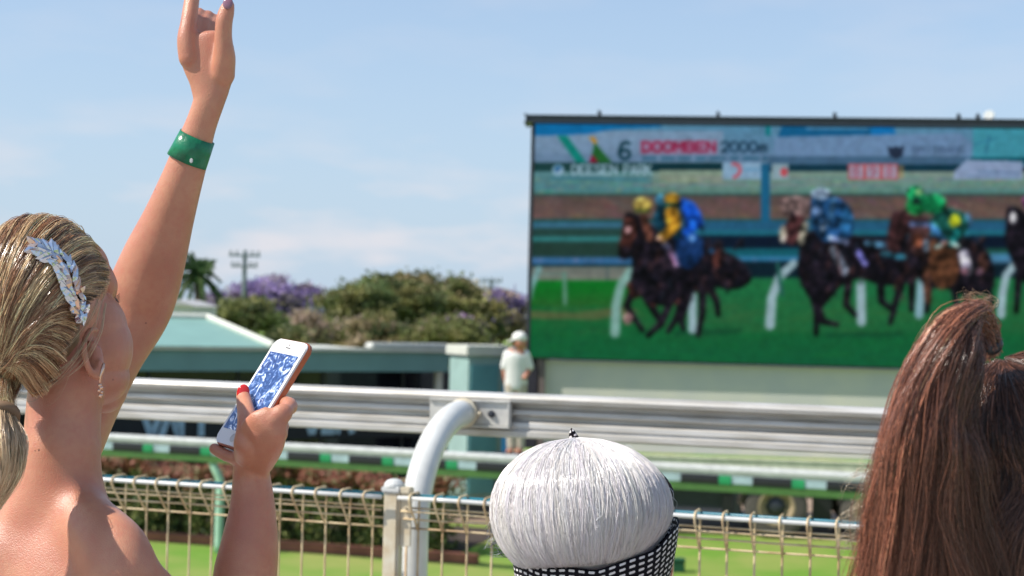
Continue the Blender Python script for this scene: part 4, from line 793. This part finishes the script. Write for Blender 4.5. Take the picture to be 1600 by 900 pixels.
# wristband
mb = MB(); wb0, wb1 = (P(308, 213, 1.943)), (P(292, 252, 1.948)); tv = (wb1-wb0).normalized(); av = tv.cross(fwd).normalized(); bv = av.cross(tv); rr = []
n = 64
for j, (c, ra, rb) in enumerate([(wb0, 28.5, 24.5), (wb0*.5+wb1*.5, 30.3, 26), (wb1, 32.6, 28)]):
    ring = []
    for k in range(n):
        an = 2*math.pi*k/n; w = 1+.018*math.sin(an*5+j*1.3)+.01*math.sin(an*11+j*2)
        ring.append((c+av*math.cos(an)*ra*1.945/F*w+bv*math.sin(an)*rb*1.945/F*w, c+av*math.cos(an)*(ra-1.2)*1.945/F*w+bv*math.sin(an)*(rb-1.2)*1.945/F*w))
    rr.append([(mb.bm.verts.new(o), mb.bm.verts.new(i)) for o, i in ring])
for j in range(2):
    for k in range(n):
        k2 = (k+1) % n
        for q in (0, 1): mb.bm.faces.new((rr[j][k][q], rr[j][k2][q], rr[j+1][k2][q], rr[j+1][k][q]))
for j in (0, 2):
    for k in range(n): k2 = (k+1) % n; mb.bm.faces.new((rr[j][k][0], rr[j][k2][0], rr[j][k2][1], rr[j][k][1]))
wb = mb.build('wristband', mat('green_paper_band', (.005, .20, .09), .35, var=.2, vscale=60, bump=.5, bscale=140), pa_, True)
mb = MB(); cl_ = P(299, 251, 1.925); mb.box(cl_, (.004, .003, .006), rt, fwd, up, bev=.001); mb.build('clasp', M['white'], wb)
# hair of A: combed back to a low tie
hc = P(64, 484, 1.75); u_ = 1.75/F
skull = MB(); skull.ball(hc-rt*14*u_+up*6*u_, 90*u_, 108*u_, 120*u_, 32, Matrix((rt, fwd, up)).transposed())
cap = skull.build('hair', mat('hair_base', (.26, .165, .085), .6, var=.2, vscale=120, stretch=(1, 1, .2)), pa_, True)
gat = P(0, 650, 1.655)
rad = (107*u_, 135*u_, 118*u_)
gd = Vector((-.36, -.80, .50)).normalized()
G = []; Ccol = []; r = np.random.default_rng(31)
hl_ = [(.05, -.92, .40), (.30, -.80, .52), (.46, -.62, .64), (.66, -.24, .70), (.84, .10, .52), (.96, .36, .05), (.88, .62, -.22), (.62, .86, -.42), (.15, 1.0, -.55), (-.3, 1.0, -.5), (-.75, .8, -.4), (-1, .4, -.3), (-1, .0, -.2)]
hlc = cr(np.array(hl_), 240)
for i in range(760):
    h = hlc[min(239, int(r.random()**1.0*240))]+r.normal(0, .02, 3); lay = r.uniform(-.05, .035)
    st_ = r.uniform(0, .45) if r.random() < .45 else 0
    ts = np.linspace(st_, .97, 7); wob = r.normal(0, .012, 7)
    hn_ = h/np.linalg.norm(h); way = hn_*.42+np.array([-.02, .16, .86]); way /= np.linalg.norm(way); g_e = np.array(gd)+r.normal(0, .07, 3); g_e /= np.linalg.norm(g_e)
    dirs = [(1-t)**2*hn_+2*t*(1-t)*way*1.25+t*t*g_e for t in ts]; s_l = 1+lay+wob+.06*np.sin(np.pi*ts)*r.random()+.03
    pts = []
    for d_, s_ in zip(dirs, s_l):
        d_ = d_/np.linalg.norm(d_); pts.append(np.array(hc)+(np.array(rt)*d_[0]*rad[0]+np.array(up)*d_[1]*rad[1]-np.array(fwd)*d_[2]*rad[2])*s_)
    pts.append(np.array(gat)+r.normal(0, .006, 3)); G.append(pts)
    b_ = r.random(); lt_ = .5+.5*(h[1] > .2)
    base = np.array([.40, .195, .095]) if b_ < .38 else (np.array([.88, .545, .30]) if b_ < .82 else np.array([.17, .08, .04]))
    Ccol.append([base*.85, np.minimum(base*(1.35 if b_ > .3 else 1.1), 1)])
hA = strands('hair_strands', G, Ccol, M['hair'], cap, 21000, 22, .0042, .8, .00030, .0030, .32, 5)
# ponytail
G = []; Ccol = []
for i in range(90):
    o = r.normal(0, 1, 3)*np.array([.010, .012, .006]); e = r.normal(0, 1, 3)*np.array([.012, .012, .02])
    G.append([np.array(gat)+o*.5, np.array(P(-4, 690, 1.63))+o*1.3, np.array(P(-2, 735, 1.625))+o*1.1, np.array(P(-12, 775, 1.63))+o*.7, np.array(P(-28, 830, 1.64))+e*.3])
    base = np.array([.98, .70, .44])*r.uniform(.8, 1.1); Ccol.append([base*.75, base*1.1])
strands('ponytail', G, Ccol, M['hair'], pa_, 3800, 14, .006, .5, .0004, .002, .2, 6)
mb = MB(); tdir = (Vector(P(-4, 690, 1.63))-gat).normalized(); mb.lathe(gat, [(.016, -.006), (.021, -.004), (.021, .004), (.016, .006)], tdir, 20); mb.build('hair_tie', mat('hair_tie', (.22, .13, .07), .7), pa_, True)
# fine loose curls on the nape and flyaways
G = []; Cc = []
for i in range(6):
    x = r.uniform(40, 118); y = r.uniform(628, 668); dd_ = 1.685; x2 = x+r.uniform(-22, 28)
    G.append([np.array(P(x, y, dd_+.01)), np.array(P((x+x2)/2+r.uniform(-8, 8), y+20, dd_-.002)), np.array(P(x2, y+r.uniform(30, 45), dd_-.003)), np.array(P(x2+r.uniform(-22, 10), y+r.uniform(45, 72), dd_-.001))]); Cc.append([[.20, .11, .05]]*2)
for i in range(34):
    h = hlc[r.integers(20, 230)]; ts = np.linspace(.05+.5*r.random(), .9, 4); G.append(sphere_arc(hc, rad, h, gd+Vector(r.normal(0, .35, 3)), ts, np.array([.0, .09, .15, .10])*r.uniform(.2, 1))); Cc.append([[.55, .42, .26]]*2)
G = G[6:]; Cc = Cc[6:]; strands('loose_hair', G, Cc, M['hair'], pa_, 110, 16, .002, 1, .00022, .003, .2, 8, .4)
# jewelled leaf comb
silver = mat('silver_leaf', (.62, .63, .68), .10, metal=1, var=.05, bump=.3, bscale=150); gold_ = mat('rose_gold', (.82, .52, .38), .2, metal=1, var=.05)
cmb = bpy.data.objects.new('hair_comb', None); COL.objects.link(cmb); cmb.parent = pa_; cmb.location = P(100, 440, 1.66)-A0
path = cr(np.array([(50, 384), (72, 392), (92, 404), (105, 425), (112, 448), (120, 470), (127, 496)], float), 20)
def surf(px, py, lift=1.06):
    d_ = ray(px, py); o = CAM-hc
    f = lambda v: np.array([v.dot(rt)/rad[0], v.dot(up)/rad[1], v.dot(fwd)/rad[2]])/lift
    a_ = f(d_); b_ = f(o); A_ = a_@a_; B_ = 2*a_@b_; C_ = b_@b_-1; D_ = max(0, B_*B_-4*A_*C_); t_ = (-B_-math.sqrt(D_))/(2*A_); p_ = CAM+d_*t_
    v = p_-hc; n_ = (rt*(v.dot(rt)/rad[0]**2)+up*(v.dot(up)/rad[1]**2)+fwd*(v.dot(fwd)/rad[2]**2)).normalized(); return p_, n_
def leafm(px, py, ang, ln, wd):
    p_, n_ = surf(px, py, 1.155); n_ = (n_+Vector(r.normal(0, .28, 3))).normalized(); a_ = (rt*math.cos(ang)+up*math.sin(ang)); a_ = (a_-n_*a_.dot(n_)).normalized(); b_ = n_.cross(a_); mb = MB(); bm = mb.bm
    prof_ = [(0, .0), (.25, .8), (.5, 1), (.75, .75), (1, .0)]; top_ = []; 
    c_ = [bm.verts.new(p_+a_*(t-.5)*ln+n_*(.0022*math.sin(t*3.14)+.001)) for t, w in prof_]
    for sgn in (-1, 1):
        e_ = [bm.verts.new(p_+a_*(t-.5)*ln+b_*sgn*w*wd/2-n_*.0004) if w else None for t, w in prof_]
        for i in range(4):
            q = [c_[i], c_[i+1]]+([e_[i+1]] if e_[i+1] else [])+([e_[i]] if e_[i] else [])
            bm.faces.new(q)
    low = [bm.verts.new(v_.co-n_*.0012) for v_ in c_]
    for i in range(4): bm.faces.new((c_[i], c_[i+1], low[i+1], low[i]))
    return mb
for i, (x, y) in enumerate(path):
    tx = path[min(i+1, 19)]-path[max(i-1, 0)]; an = math.atan2(-tx[1], tx[0])
    for sgn in (-1, 1, 0.1):
        w = (6+6*math.sin(i/19*3.14)*r.uniform(.6, 1.1)); leafm(x-sgn*math.sin(an)*w*-1, y-sgn*math.cos(an)*w*-1, an+sgn*r.uniform(.3, 1.1), .0195*r.uniform(.7, 1.1), .0088*r.uniform(.8, 1.15)).build('leaf', silver if r.random() < .75 else gold_, cmb)
mb = MB(); mb.tube([surf(x, y, 1.13)[0] for x, y in path], .0010, 6); mb.build('stem', gold_, cmb, True)
# drop earring
mb = MB(); e0 = P(162, 571, 1.705); q = [P(162, 568, 1.702), P(160, 578, 1.700), P(157, 588, 1.698), P(156, 600, 1.698)]
mb.tube(q, [.0016, .0022, .0014, .001], 8); 
for (x, y, rr_) in ((156, 602, .0022), (158, 606, .0024), (155, 610, .0022), (159, 613, .0018)): mb.ball(P(x, y, 1.698), rr_)
mb.ball(P(157, 618, 1.698), .0026); mb.build('earring', gold_, pa_, True)
# eyelashes just beyond the cheek
mb = MB()
for k in range(7): mb.tube([P(178+k*.6, 463+k*1.0, 1.825), P(184+k*.3, 462+k*1.8, 1.83), P(187+k*.2, 458+k*2.2, 1.832)], [.0005, .0004, .00015], 4)
mb.build('eyelash', M['black'], pa_)
# ---------------------------------------------------------------- phone
pcn = P(409, 616, 1.835); ph = empty('phone', pcn, 'white fronted smartphone in a copper coloured case held up to the video screen', 'phone')
e1 = (rt*91+up*161+fwd*62).normalized()      # long axis upward
w1 = (rt*62-up*8-fwd*73); w1 = (w1-e1*w1.dot(e1)).normalized(); n1 = w1.cross(e1).normalized()
if n1.dot(fwd) > 0: n1 = -n1
if w1.dot(rt) < 0: w1 = -w1
hl2 = .0735; hw2 = .0358
pcn = P(408, 613, 1.832)
def rbox(c, w, l, t, rad_, name, mt, parent):
    pts = []
    for sx__, sy__, a0 in ((1, 1, 0), (-1, 1, 90), (-1, -1, 180), (1, -1, 270)):
        for k in range(7): an = math.radians(a0+k*15); pts.append(c+w1*(sx__*(w-rad_)+rad_*math.cos(an))+e1*(sy__*(l-rad_)+rad_*math.sin(an)))
    mb = MB(); mb.prism(pts, n1*-t); bmesh.ops.bevel(mb.bm, geom=[e for e in mb.bm.edges if len(e.link_faces) == 2 and any(len(f_.verts) > 6 for f_ in e.link_faces)], offset=min(.0012, t*.3), segments=2, affect='EDGES'); return mb.build(name, mt, parent)
rbox(pcn, hw2, hl2, .0055, .009, 'body', mat('white_glass', (.80, .79, .78), .12, var=.02, coat=.5), ph)
rbox(pcn-n1*.0028, hw2+.0014, hl2+.0016, .0062, .010, 'case', mat('copper_case', (.42, .12, .06), .28, metal=.5, var=.1), ph)
sm_ = bpy.data.materials.new('phone_display'); sm_.use_nodes = True; t = sm_.node_tree; b = t.nodes['Principled BSDF']; b.inputs['Roughness'].default_value = .12
tcn = N(t, 'ShaderNodeTexCoord'); n1_ = N(t, 'ShaderNodeTexNoise'); n1_.inputs['Scale'].default_value = 75; n1_.inputs['Detail'].default_value = 4; n1_.inputs['Distortion'].default_value = 2.2
t.links.new(tcn.outputs['Object'], n1_.inputs[0]); rmp = N(t, 'ShaderNodeValToRGB'); cr_ = rmp.color_ramp; cr_.elements[0].position = .40; cr_.elements[0].color = (.03, .06, .17, 1); cr_.elements[1].position = .70; cr_.elements[1].color = (.70, .75, .82, 1)  # pale noise patches paint glare and reflections into the display colour
e_ = cr_.elements.new(.52); e_.color = (.06, .12, .30, 1); e_ = cr_.elements.new(.57); e_.color = (.16, .25, .48, 1); e_ = cr_.elements.new(.60); e_.color = (.35, .42, .6, 1)
t.links.new(n1_.outputs[0], rmp.inputs[0]); t.links.new(rmp.outputs[0], b.inputs['Base Color']); t.links.new(rmp.outputs[0], b.inputs['Emission Color']); b.inputs['Emission Strength'].default_value = .22
mb = MB(); mb.box(pcn+n1*.0004-e1*.0, (.0620, .1085, .0006), w1, e1, n1); mb.build('display', sm_, ph)
mb = MB(); mb.box(pcn+n1*.0003+e1*.0630, (.010, .0012, .0005), w1, e1, n1, bev=.0002); mb.lathe(pcn+n1*.0001+e1*.0672, [(.0010, 0), (.0010, .0004)], n1, 12); mb.build('speaker_slot', M['black'], ph)
mb = MB(); mb.lathe(pcn+n1*.0001-e1*.0632, [(.0056, 0), (.0056, .0004), (.0050, .0005), (.0048, .0002)], n1, 24); mb.build('home_button', mat('button_white', (.7, .7, .7), .2), ph)
# ---------------------------------------------------------------- B: woman with silver wig and patterned headscarf
dB = 1.70; uB = dB/F
Bo = P(915, 800, 1.72); B0_ = Vector((Bo.x, Bo.y, 0))
pb_ = empty('person', B0_, 'short woman with a silver white bobbed wig and a black and white patterned headscarf', 'person')
B = Body()
B.ell(915, 790, 1.73, 100, 95, 120); B.ell(920, 880, 1.76, 92, 85, 100); B.ell(920, 930, 1.82, 60, 50, 60); B.limb([(918, 890, 1.72, 66, 62), (918, 960, 1.71, 62, 60), (918, 1030, 1.71, 95, 72)])
B.limb([(1040, 872, 1.70, 7, 10), (1046, 888, 1.70, 8, 10), (1040, 908, 1.70, 7, 9)]); B.limb([(1018, 880, 1.72, 22, 40), (1020, 930, 1.73, 22, 40)])
bx = Vector((P(918, 1040, 1.71).x, 1.71, 0)); bz = P(918, 1040, 1.71).z; XA = Vector((1, 0, 0)); YA = Vector((0, 1, 0)); ZA = Vector((0, 0, 1))
B.loft([(bx+ZA*(bz+.01), XA*.07, YA*.06), (bx+ZA*(bz-.04), XA*.17, YA*.09), (bx+ZA*(bz-.16), XA*.17, YA*.11), (bx+ZA*(bz-.36), XA*.14, YA*.10), (bx+ZA*(bz-.5), XA*.17, YA*.12)], n=24)
for sg in (-1, 1):
    B.loft([(bx+XA*sg*.17+ZA*(bz-.07), XA*.045, YA*.05), (bx+XA*sg*.21+ZA*(bz-.30), XA*.038, YA*.04), (bx+XA*sg*.21+YA*.08+ZA*(bz-.50), XA*.025, YA*.025), (bx+XA*sg*.20+YA*.12+ZA*(bz-.60), XA*.035, YA*.02)])
    B.loft([(bx+XA*sg*.085+ZA*.62, XA*.08, YA*.08), (bx+XA*sg*.085+ZA*.40, XA*.055, YA*.055), (bx+XA*sg*.085+ZA*.28, XA*.05, YA*.055), (bx+XA*sg*.085+ZA*.05, XA*.034, YA*.034)]); B.loft([(bx+XA*sg*.085-YA*.05+ZA*.035, XA*.03, ZA*.03), (bx+XA*sg*.09+YA*.14+ZA*.02, XA*.038, ZA*.018)])
B.build('body', M['skin'], .004, 4, pb_)
B = Body(); B.loft([(bx+ZA*(bz-.045), XA*.165, YA*.10), (bx+ZA*(bz-.16), XA*.178, YA*.12), (bx+ZA*(bz-.36), XA*.15, YA*.11), (bx+ZA*(bz-.5), XA*.19, YA*.14), (bx+ZA*.40, XA*.25, YA*.2)], n=32); B.build('dress', mat('navy_dress', (.02, .03, .09), .8), .007, 2, pb_)
# wig: strands fall from the crown over a full, turned under bob
wc = P(908, 799, dB); WR = (138*uB, 109*uB, 128*uB)
base = MB(); base.ball(wc, WR[0]*.95, WR[2]*.95, WR[1]*.95, 40, Matrix((rt, fwd, up)).transposed()); wig = base.build('wig', mat('wig_base', (.74, .72, .71), .5, var=.1, vscale=100, stretch=(1, 1, .15)), pb_, True)
pole = np.array([-.05, .96, -.18]); pole /= np.linalg.norm(pole); e_a = np.cross(pole, [0, 0, 1]); e_a /= np.linalg.norm(e_a); e_b = np.cross(pole, e_a)
def sup(th, az, lift, px_=.80):
    """superellipsoid wig surface, th from crown 0..pi"""
    d_ = np.cos(th)*pole+np.sin(th)*(np.cos(az)*e_a+np.sin(az)*e_b); nrm = (abs(d_[0])**2.1+abs(d_[1])**2.1+abs(d_[2])**2.1)**(1/2.1); d_ = d_/nrm
    s = lift; s = s*(1-.22*max(0, d_[0])*max(0, -d_[1]))
    return np.array(wc)+(np.array(rt)*d_[0]*WR[0]+np.array(up)*d_[1]*WR[1]-np.array(fwd)*d_[2]*WR[2])*s
G = []; Ccol = []
for i in range(1500):
    az = r.uniform(0, 2*math.pi); lay = r.uniform(.985, 1.02); dz_ = r.normal(0, .05); ts = np.linspace(.02 if r.random() < .6 else r.uniform(.1, 1.0), 2.35, 8); pts = []
    for t in ts: pts.append(sup(t, az+dz_*t+.05*math.sin(t*2+i), lay+r.normal(0, .0018)))
    pts.append(np.array(wc)+(pts[-1]-np.array(wc))*.86+np.array([0, 0, -.002])); pts.append(np.array(wc)+(pts[-2]-np.array(wc))*.72+np.array([0, 0, .004])); G.append(pts)
    b_ = np.array([.89, .86, .83])*r.uniform(.88, 1.04)*np.array([1, r.uniform(.95, 1), r.uniform(.93, 1.04)]); Ccol.append([b_, b_])
wigm = mat('wig_strands', (1, 1, 1), .22, attr='col', var=.04, vscale=30, spec=1.0)
strands('wig_strands', G, Ccol, wigm, wig, 26000, 22, .0026, 1, .00028, .0011, .05, 9, .03)
G = []; Ccol = []
for i in range(70):   # flyaways
    az = r.uniform(0, 2*math.pi); t0 = r.uniform(.1, 1.6); G.append([sup(t0+k*.22, az+k*r.normal(0, .09), 1.0+.03*k*r.uniform(.0, 1)) for k in range(4)]); Ccol.append([[.8, .8, .82]]*2)
for i in range(40):   # thin dark and grey wisps poking out at left
    y = r.uniform(830, 872); G.append([np.array(P(r.uniform(800, 812), y, 1.70)), np.array(P(785, y+r.uniform(-14, 8), 1.69)), np.array(P(768, y+r.uniform(-24, 12), 1.69)), np.array(P(r.uniform(750, 770), y+r.uniform(-14, 18), 1.69))]); Ccol.append([[.35, .36, .40]]*2 if r.random() < .6 else [[.06, .06, .07]]*2)
strands('loose_hair', G, Ccol, wigm, wig, 260, 14, .0012, 1, .00024, .0025, .1, 10, .3)
G = [[np.array(P(1030, 735+k*3, 1.74)), np.array(P(1044+k, 752+k*4, 1.74)), np.array(P(1052-k, 772+k*3, 1.74)), np.array(P(1046+k, 785+k*2, 1.74))] for k in range(5)]+[[np.array(P(800, 728, 1.76)), np.array(P(787, 735, 1.76)), np.array(P(779, 752, 1.76)), np.array(P(772, 770, 1.76))]]
strands('under_hair', G, [[[.03, .025, .025]]*2]*6, M['hair'], wig, 40, 12, .002, 1, .0005, .002, .2, 12, .2)
# headscarf with white dashes
sc = bpy.data.materials.new('dashed_scarf'); sc.use_nodes = True; t = sc.node_tree; b = t.nodes['Principled BSDF']; b.inputs['Roughness'].default_value = .7
uv = N(t, 'ShaderNodeUVMap'); sp_ = N(t, 'ShaderNodeSeparateXYZ'); t.links.new(uv.outputs[0], sp_.inputs[0])
def m_(op, a, b2=None, c2=None):
    n_ = N(t, 'ShaderNodeMath', operation=op)
    for i, v_ in enumerate((a, b2, c2)):
        if v_ is None: continue
        if isinstance(v_, (int, float)): n_.inputs[i].default_value = v_
        else: t.links.new(v_, n_.inputs[i])
    return n_.outputs[0]
fu = m_('ABSOLUTE', m_('SUBTRACT', m_('FRACT', sp_.outputs[0]), .5)); fv = m_('ABSOLUTE', m_('SUBTRACT', m_('FRACT', sp_.outputs[1]), .5))
# rounded dash: distance in a squashed metric
du = m_('MAXIMUM', m_('SUBTRACT', fu, .22), 0); dist = m_('SQRT', m_('ADD', m_('POWER', m_('MULTIPLY', du, 2.2), 2), m_('POWER', fv, 2)))
b.inputs['Specular IOR Level'].default_value = .15
msk = m_('LESS_THAN', dist, .21); mxx = N(t, 'ShaderNodeMix', data_type='RGBA'); t.links.new(msk, mxx.inputs[0]); mxx.inputs[6].default_value = (.006, .005, .009, 1); mxx.inputs[7].default_value = (.78, .75, .74, 1); t.links.new(mxx.outputs[2], b.inputs['Base Color'])
bm = bmesh.new(); uvl = bm.loops.layers.uv.new('UVMap'); n = 128; rows = 10; vs = []
kc = P(926, 846, 1.715)
for j in range(rows+1):
    v_ = j/rows; ring = []
    for k in range(n):
        an = 2*math.pi*k/n; tilt = .033*math.cos(an); sink = 1-.10*(v_)-.02*math.sin(an*7)*v_*.4+.015*math.sin(v_*3.1)
        z_ = .024-v_*.062+tilt+.0015*math.sin(an*9+v_*2)
        c_ = math.cos(an); ytop = float(np.interp(c_, [-1, -.5, 0, .3, .7, 1], [866, 873, 871, 862, 843, 815])); zf = (846-ytop)*1.715/F; hz2 = zf+.003-v_*.056+.0012*math.sin(an*9+v_*2)
        out_ = 1+.07*max(0, min(1, (c_+.1)/.8))
        ring.append(bm.verts.new(kc+rt*c_*.0885*sink*out_+fwd*math.sin(an)*.083*sink*out_+up*hz2))
    vs.append(ring)
for j in range(rows):
    for k in range(n):
        f_ = bm.faces.new((vs[j][k], vs[j][(k+1) % n], vs[j+1][(k+1) % n], vs[j+1][k])); f_.smooth = True
        for lp, (uu, vv_) in zip(f_.loops, ((k, j), (k+1, j), (k+1, j+1), (k, j+1))): lp[uvl].uv = (uu/n*52, vv_/rows*9)
me = bpy.data.meshes.new('headscarf'); bm.to_mesh(me); bm.free(); sf = link('headscarf', me, sc, pb_); sf.modifiers.new('s', 'SOLIDIFY').thickness = .0015
# knot points: one above the wig, one bunched by the ear
def cone(name, base_, tip, w, th, nseg=8):
    bm = bmesh.new(); uvl = bm.loops.layers.uv.new('UVMap'); R_ = []; ax = (tip-base_).normalized(); a_ = ax.cross(fwd).normalized(); b_ = ax.cross(a_)
    for j in range(nseg+1):
        t_ = j/nseg; w_ = w*math.sqrt(max(0, 1-t_))*(1-.2*t_)+.0006; c_ = base_.lerp(tip, t_)+a_*.003*math.sin(t_*3)
        R_.append([bm.verts.new(c_+a_*math.cos(q*math.pi/6)*w_+b_*math.sin(q*math.pi/6)*th*(1-t_*.6)) for q in range(12)])
    for j in range(nseg):
        for q in range(12):
            f_ = bm.faces.new((R_[j][q], R_[j][(q+1) % 12], R_[j+1][(q+1) % 12], R_[j+1][q])); f_.smooth = True
            for lp, (uu, vv_) in zip(f_.loops, ((q, j), (q+1, j), (q+1, j+1), (q, j+1))): lp[uvl].uv = (uu/12*4, vv_/nseg*5)
    bm.faces.new(R_[0][::-1]); bm.faces.new(R_[-1]); me = bpy.data.meshes.new(name); bm.to_mesh(me); bm.free(); return link(name, me, sc, sf)
cone('scarf_knot', P(910, 704, 1.80), P(893, 669, 1.80), .0095, .005)
cone('scarf_fold', P(1034, 862, 1.70), P(1046, 822, 1.715), .012, .010)
# ---------------------------------------------------------------- C: brown haired woman
dC = 1.42
C0_ = Vector((P(1590, 700, 1.45).x, 1.45, 0)); pc2 = empty('person', C0_, 'long haired brunette woman with half up ponytail at the right edge', 'person')
B = Body(); B.ell(1600, 684, 1.47, 106, 104, 115); B.ell(1600, 760, 1.54, 90, 90, 90); B.limb([(1598, 790, 1.45, 72, 70), (1598, 900, 1.44, 70, 70), (1598, 960, 1.44, 95, 78)])
bx = Vector((P(1598, 960, 1.44).x, 1.44, 0)); bz = P(1598, 960, 1.44).z
B.loft([(bx+ZA*(bz+.01), XA*.07, YA*.06), (bx+ZA*(bz-.045), XA*.18, YA*.09), (bx+ZA*(bz-.16), XA*.175, YA*.11), (bx+ZA*(bz-.38), XA*.14, YA*.10), (bx+ZA*(bz-.55), XA*.17, YA*.12)], n=24)
for sg in (-1, 1):
    B.loft([(bx+XA*sg*.18+ZA*(bz-.07), XA*.045, YA*.05), (bx+XA*sg*.22+ZA*(bz-.32), XA*.038, YA*.04), (bx+XA*sg*.20+YA*.10+ZA*(bz-.50), XA*.025, YA*.025), (bx+XA*sg*.17+YA*.17+ZA*(bz-.56), XA*.035, YA*.02)])
    B.loft([(bx+XA*sg*.085+ZA*.74, XA*.085, YA*.085), (bx+XA*sg*.085+ZA*.45, XA*.055, YA*.055), (bx+XA*sg*.085+ZA*.32, XA*.05, YA*.055), (bx+XA*sg*.085+ZA*.05, XA*.034, YA*.034)]); B.loft([(bx+XA*sg*.085-YA*.05+ZA*.035, XA*.03, ZA*.03), (bx+XA*sg*.09+YA*.14+ZA*.02, XA*.038, ZA*.018)])
B.build('body', M['skin'], .005, 4, pc2)
B = Body(); B.loft([(bx+ZA*(bz-.05), XA*.18, YA*.10), (bx+ZA*(bz-.16), XA*.185, YA*.12), (bx+ZA*(bz-.38), XA*.15, YA*.11), (bx+ZA*(bz-.55), XA*.19, YA*.14), (bx+ZA*.45, XA*.25, YA*.2)], n=32); B.build('dress', mat('black_dress', (.02, .02, .025), .8), .007, 2, pc2)
hb = MB(); hb.ball(P(1600, 680, 1.45), 122*1.45/F, 128*1.45/F, 136*1.45/F, 32, Matrix((rt, fwd, up)).transposed())
B = Body(); B.ell(1600, 686, 1.455, 116, 118, 118); B.limb([(1600, 720, 1.45, 122, 95), (1590, 800, 1.43, 150, 70), (1580, 900, 1.42, 165, 50), (1575, 1010, 1.42, 165, 40), (1575, 1090, 1.42, 150, 30)])
B.limb([(1515, 600, 1.40, 36, 14), (1470, 680, 1.40, 48, 14), (1440, 780, 1.40, 55, 14), (1425, 900, 1.40, 55, 14), (1420, 1040, 1.40, 45, 14)])
hcap = B.build('hair', mat('brown_hair_base', (.03, .013, .008), .9, var=.3, vscale=90, stretch=(1, 1, .15)), .005, 5, pc2); hb.bm.free()
knot = P(1545, 538, 1.375)
G = []; Ccol = []
def brown(b_): return np.array([.165, .068, .040])*b_
for i in range(700):                    # ponytail: up, over and down the left side
    a_ = r.random()*1.0+(r.random() < .3)*r.random()*.45; sidex = a_*185+r.normal(0, 14); dz = r.normal(0, .012)-.01+.03*max(0, a_-.8)
    top = P(1531-a_*14+r.normal(0, 4), 486+a_*16+r.normal(0, 7), 1.36+dz*.5)
    lx = 1345+sidex*1.0
    G.append([np.array(knot)+r.normal(0, .004, 3), np.array(P(1539+r.normal(0, 5), 510+r.normal(0, 5), 1.365)), np.array(top), np.array(P(1478+a_*38+r.normal(0, 4), 508+a_*46+r.normal(0, 8), 1.35+dz)), np.array(P(1420+a_*72+r.normal(0, 5), 590+a_*50+r.normal(0, 8), 1.345+dz)),
              np.array(P(1386+a_*112+r.normal(0, 6), 700+a_*14, 1.34+dz)), np.array(P(1363+a_*140+r.normal(0, 7), 810, 1.345+dz)), np.array(P(lx+r.normal(0, 8), 930, 1.35+dz)), np.array(P(lx+5+r.normal(0, 14), 1060, 1.36+dz))])
    q = r.uniform(.35, 1.5)*max(.6, 1.55-.8*a_)*(3.0 if r.random() < .15 else 1); Ccol.append([brown(q)*1.25, brown(q)*np.array([1.1, .95, .9])])  # lighter left side and bright strands: sun highlights put into the hair colour
strands('ponytail', G, Ccol, M['hair'], pc2, 14000, 28, .0028, 1.7, .00031, .0062, .36, 14, .2)
G = []; Ccol = []
hcc = P(1600, 684, 1.45); HR = (124*1.45/F, 135*1.45/F, 150*1.45/F); kd = np.array([-.40, .90, .36])
for i in range(1000):                    # hair combed from the knot over the head, then falling
    an = r.uniform(-2.2, 2.0) if r.random() < .6 else r.uniform(-1.5, .3); e1_ = np.array([math.sin(an), -.35, math.cos(an)]); arc_ = sphere_arc(hcc, HR, kd, e1_, np.linspace(.03 if r.random() < .7 else r.uniform(.1, .6), 1, 5), np.array([.02, .07, .10, .12, .14])+r.normal(0, .022, 5))
    e0_ = arc_[-1]; pts = list(arc_)
    for k, z in enumerate((.05, .13, .24)): pts.append(e0_+np.array([-.020*(k+1)+r.normal(0, .008), -.004*(k+1), -z])+r.normal(0, .004, 3))
    G.append(pts); q = r.uniform(.45, 1.6)*(3.0 if r.random() < .16 else 1); q *= .72; Ccol.append([brown(q)*.75, brown(q)*np.array([1, 1.05, 1.1])])  # occasional bright strands carry glossy highlights in their colour
strands('hair_strands', G, Ccol, M['hair'], hcap, 19000, 28, .0032, 1.9, .00031, .0064, .45, 15, .2)
G = []; Ccol = []
for i in range(60):                    # wisps
    s0_ = r.random(); x = 1500-130*s0_; y = 480+250*s0_**1.1; k_ = r.uniform(.4, 1)
    G.append([np.array(P(x+30, y+r.normal(0, 8), 1.35)), np.array(P(x-10*k_, y+20, 1.34)), np.array(P(x-38*k_, y+70*k_, 1.335)), np.array(P(x-48*k_+r.normal(0, 12), y+130*k_, 1.335))]); Ccol.append([[.34, .20, .12]]*2)
for i in range(7): G.append([np.array(P(1535, 490, 1.36)), np.array(P(1530+r.normal(0, 10), 470+r.normal(0, 4), 1.36)), np.array(P(1520+r.normal(0, 14), 462+r.normal(0, 4), 1.36)), np.array(P(1512+r.normal(0, 16), 470+r.normal(0, 5), 1.36))]); Ccol.append([[.36, .22, .13]]*2)
for i in range(26):                    # thin fuzz low at left
    y = r.uniform(700, 880); G.append([np.array(P(1375, y, 1.36)), np.array(P(1350, y-8, 1.35)), np.array(P(1330+r.normal(0, 8), y+r.normal(0, 12), 1.35)), np.array(P(1318+r.normal(0, 12), y+r.normal(8, 16), 1.35))]); Ccol.append([[.42, .33, .22]]*2)
strands('loose_hair', G, Ccol, M['hair'], pc2, 420, 18, .003, 1.3, .00020, .004, .3, 16, .3)
mb = MB(); mb.lathe(knot, [(.008, -.006), (.0115, -.004), (.0125, 0), (.0115, .004), (.008, .006)], (P(1543, 508, 1.365)-knot), 18); mb.build('hair_tie', M['black'], pc2, True)
mb = MB(); mb.tube([P(1519, 538, 1.352), P(1527, 546, 1.350), P(1533, 552, 1.352)], .0007, 6); mb.build('hair_pin', silver, pc2)
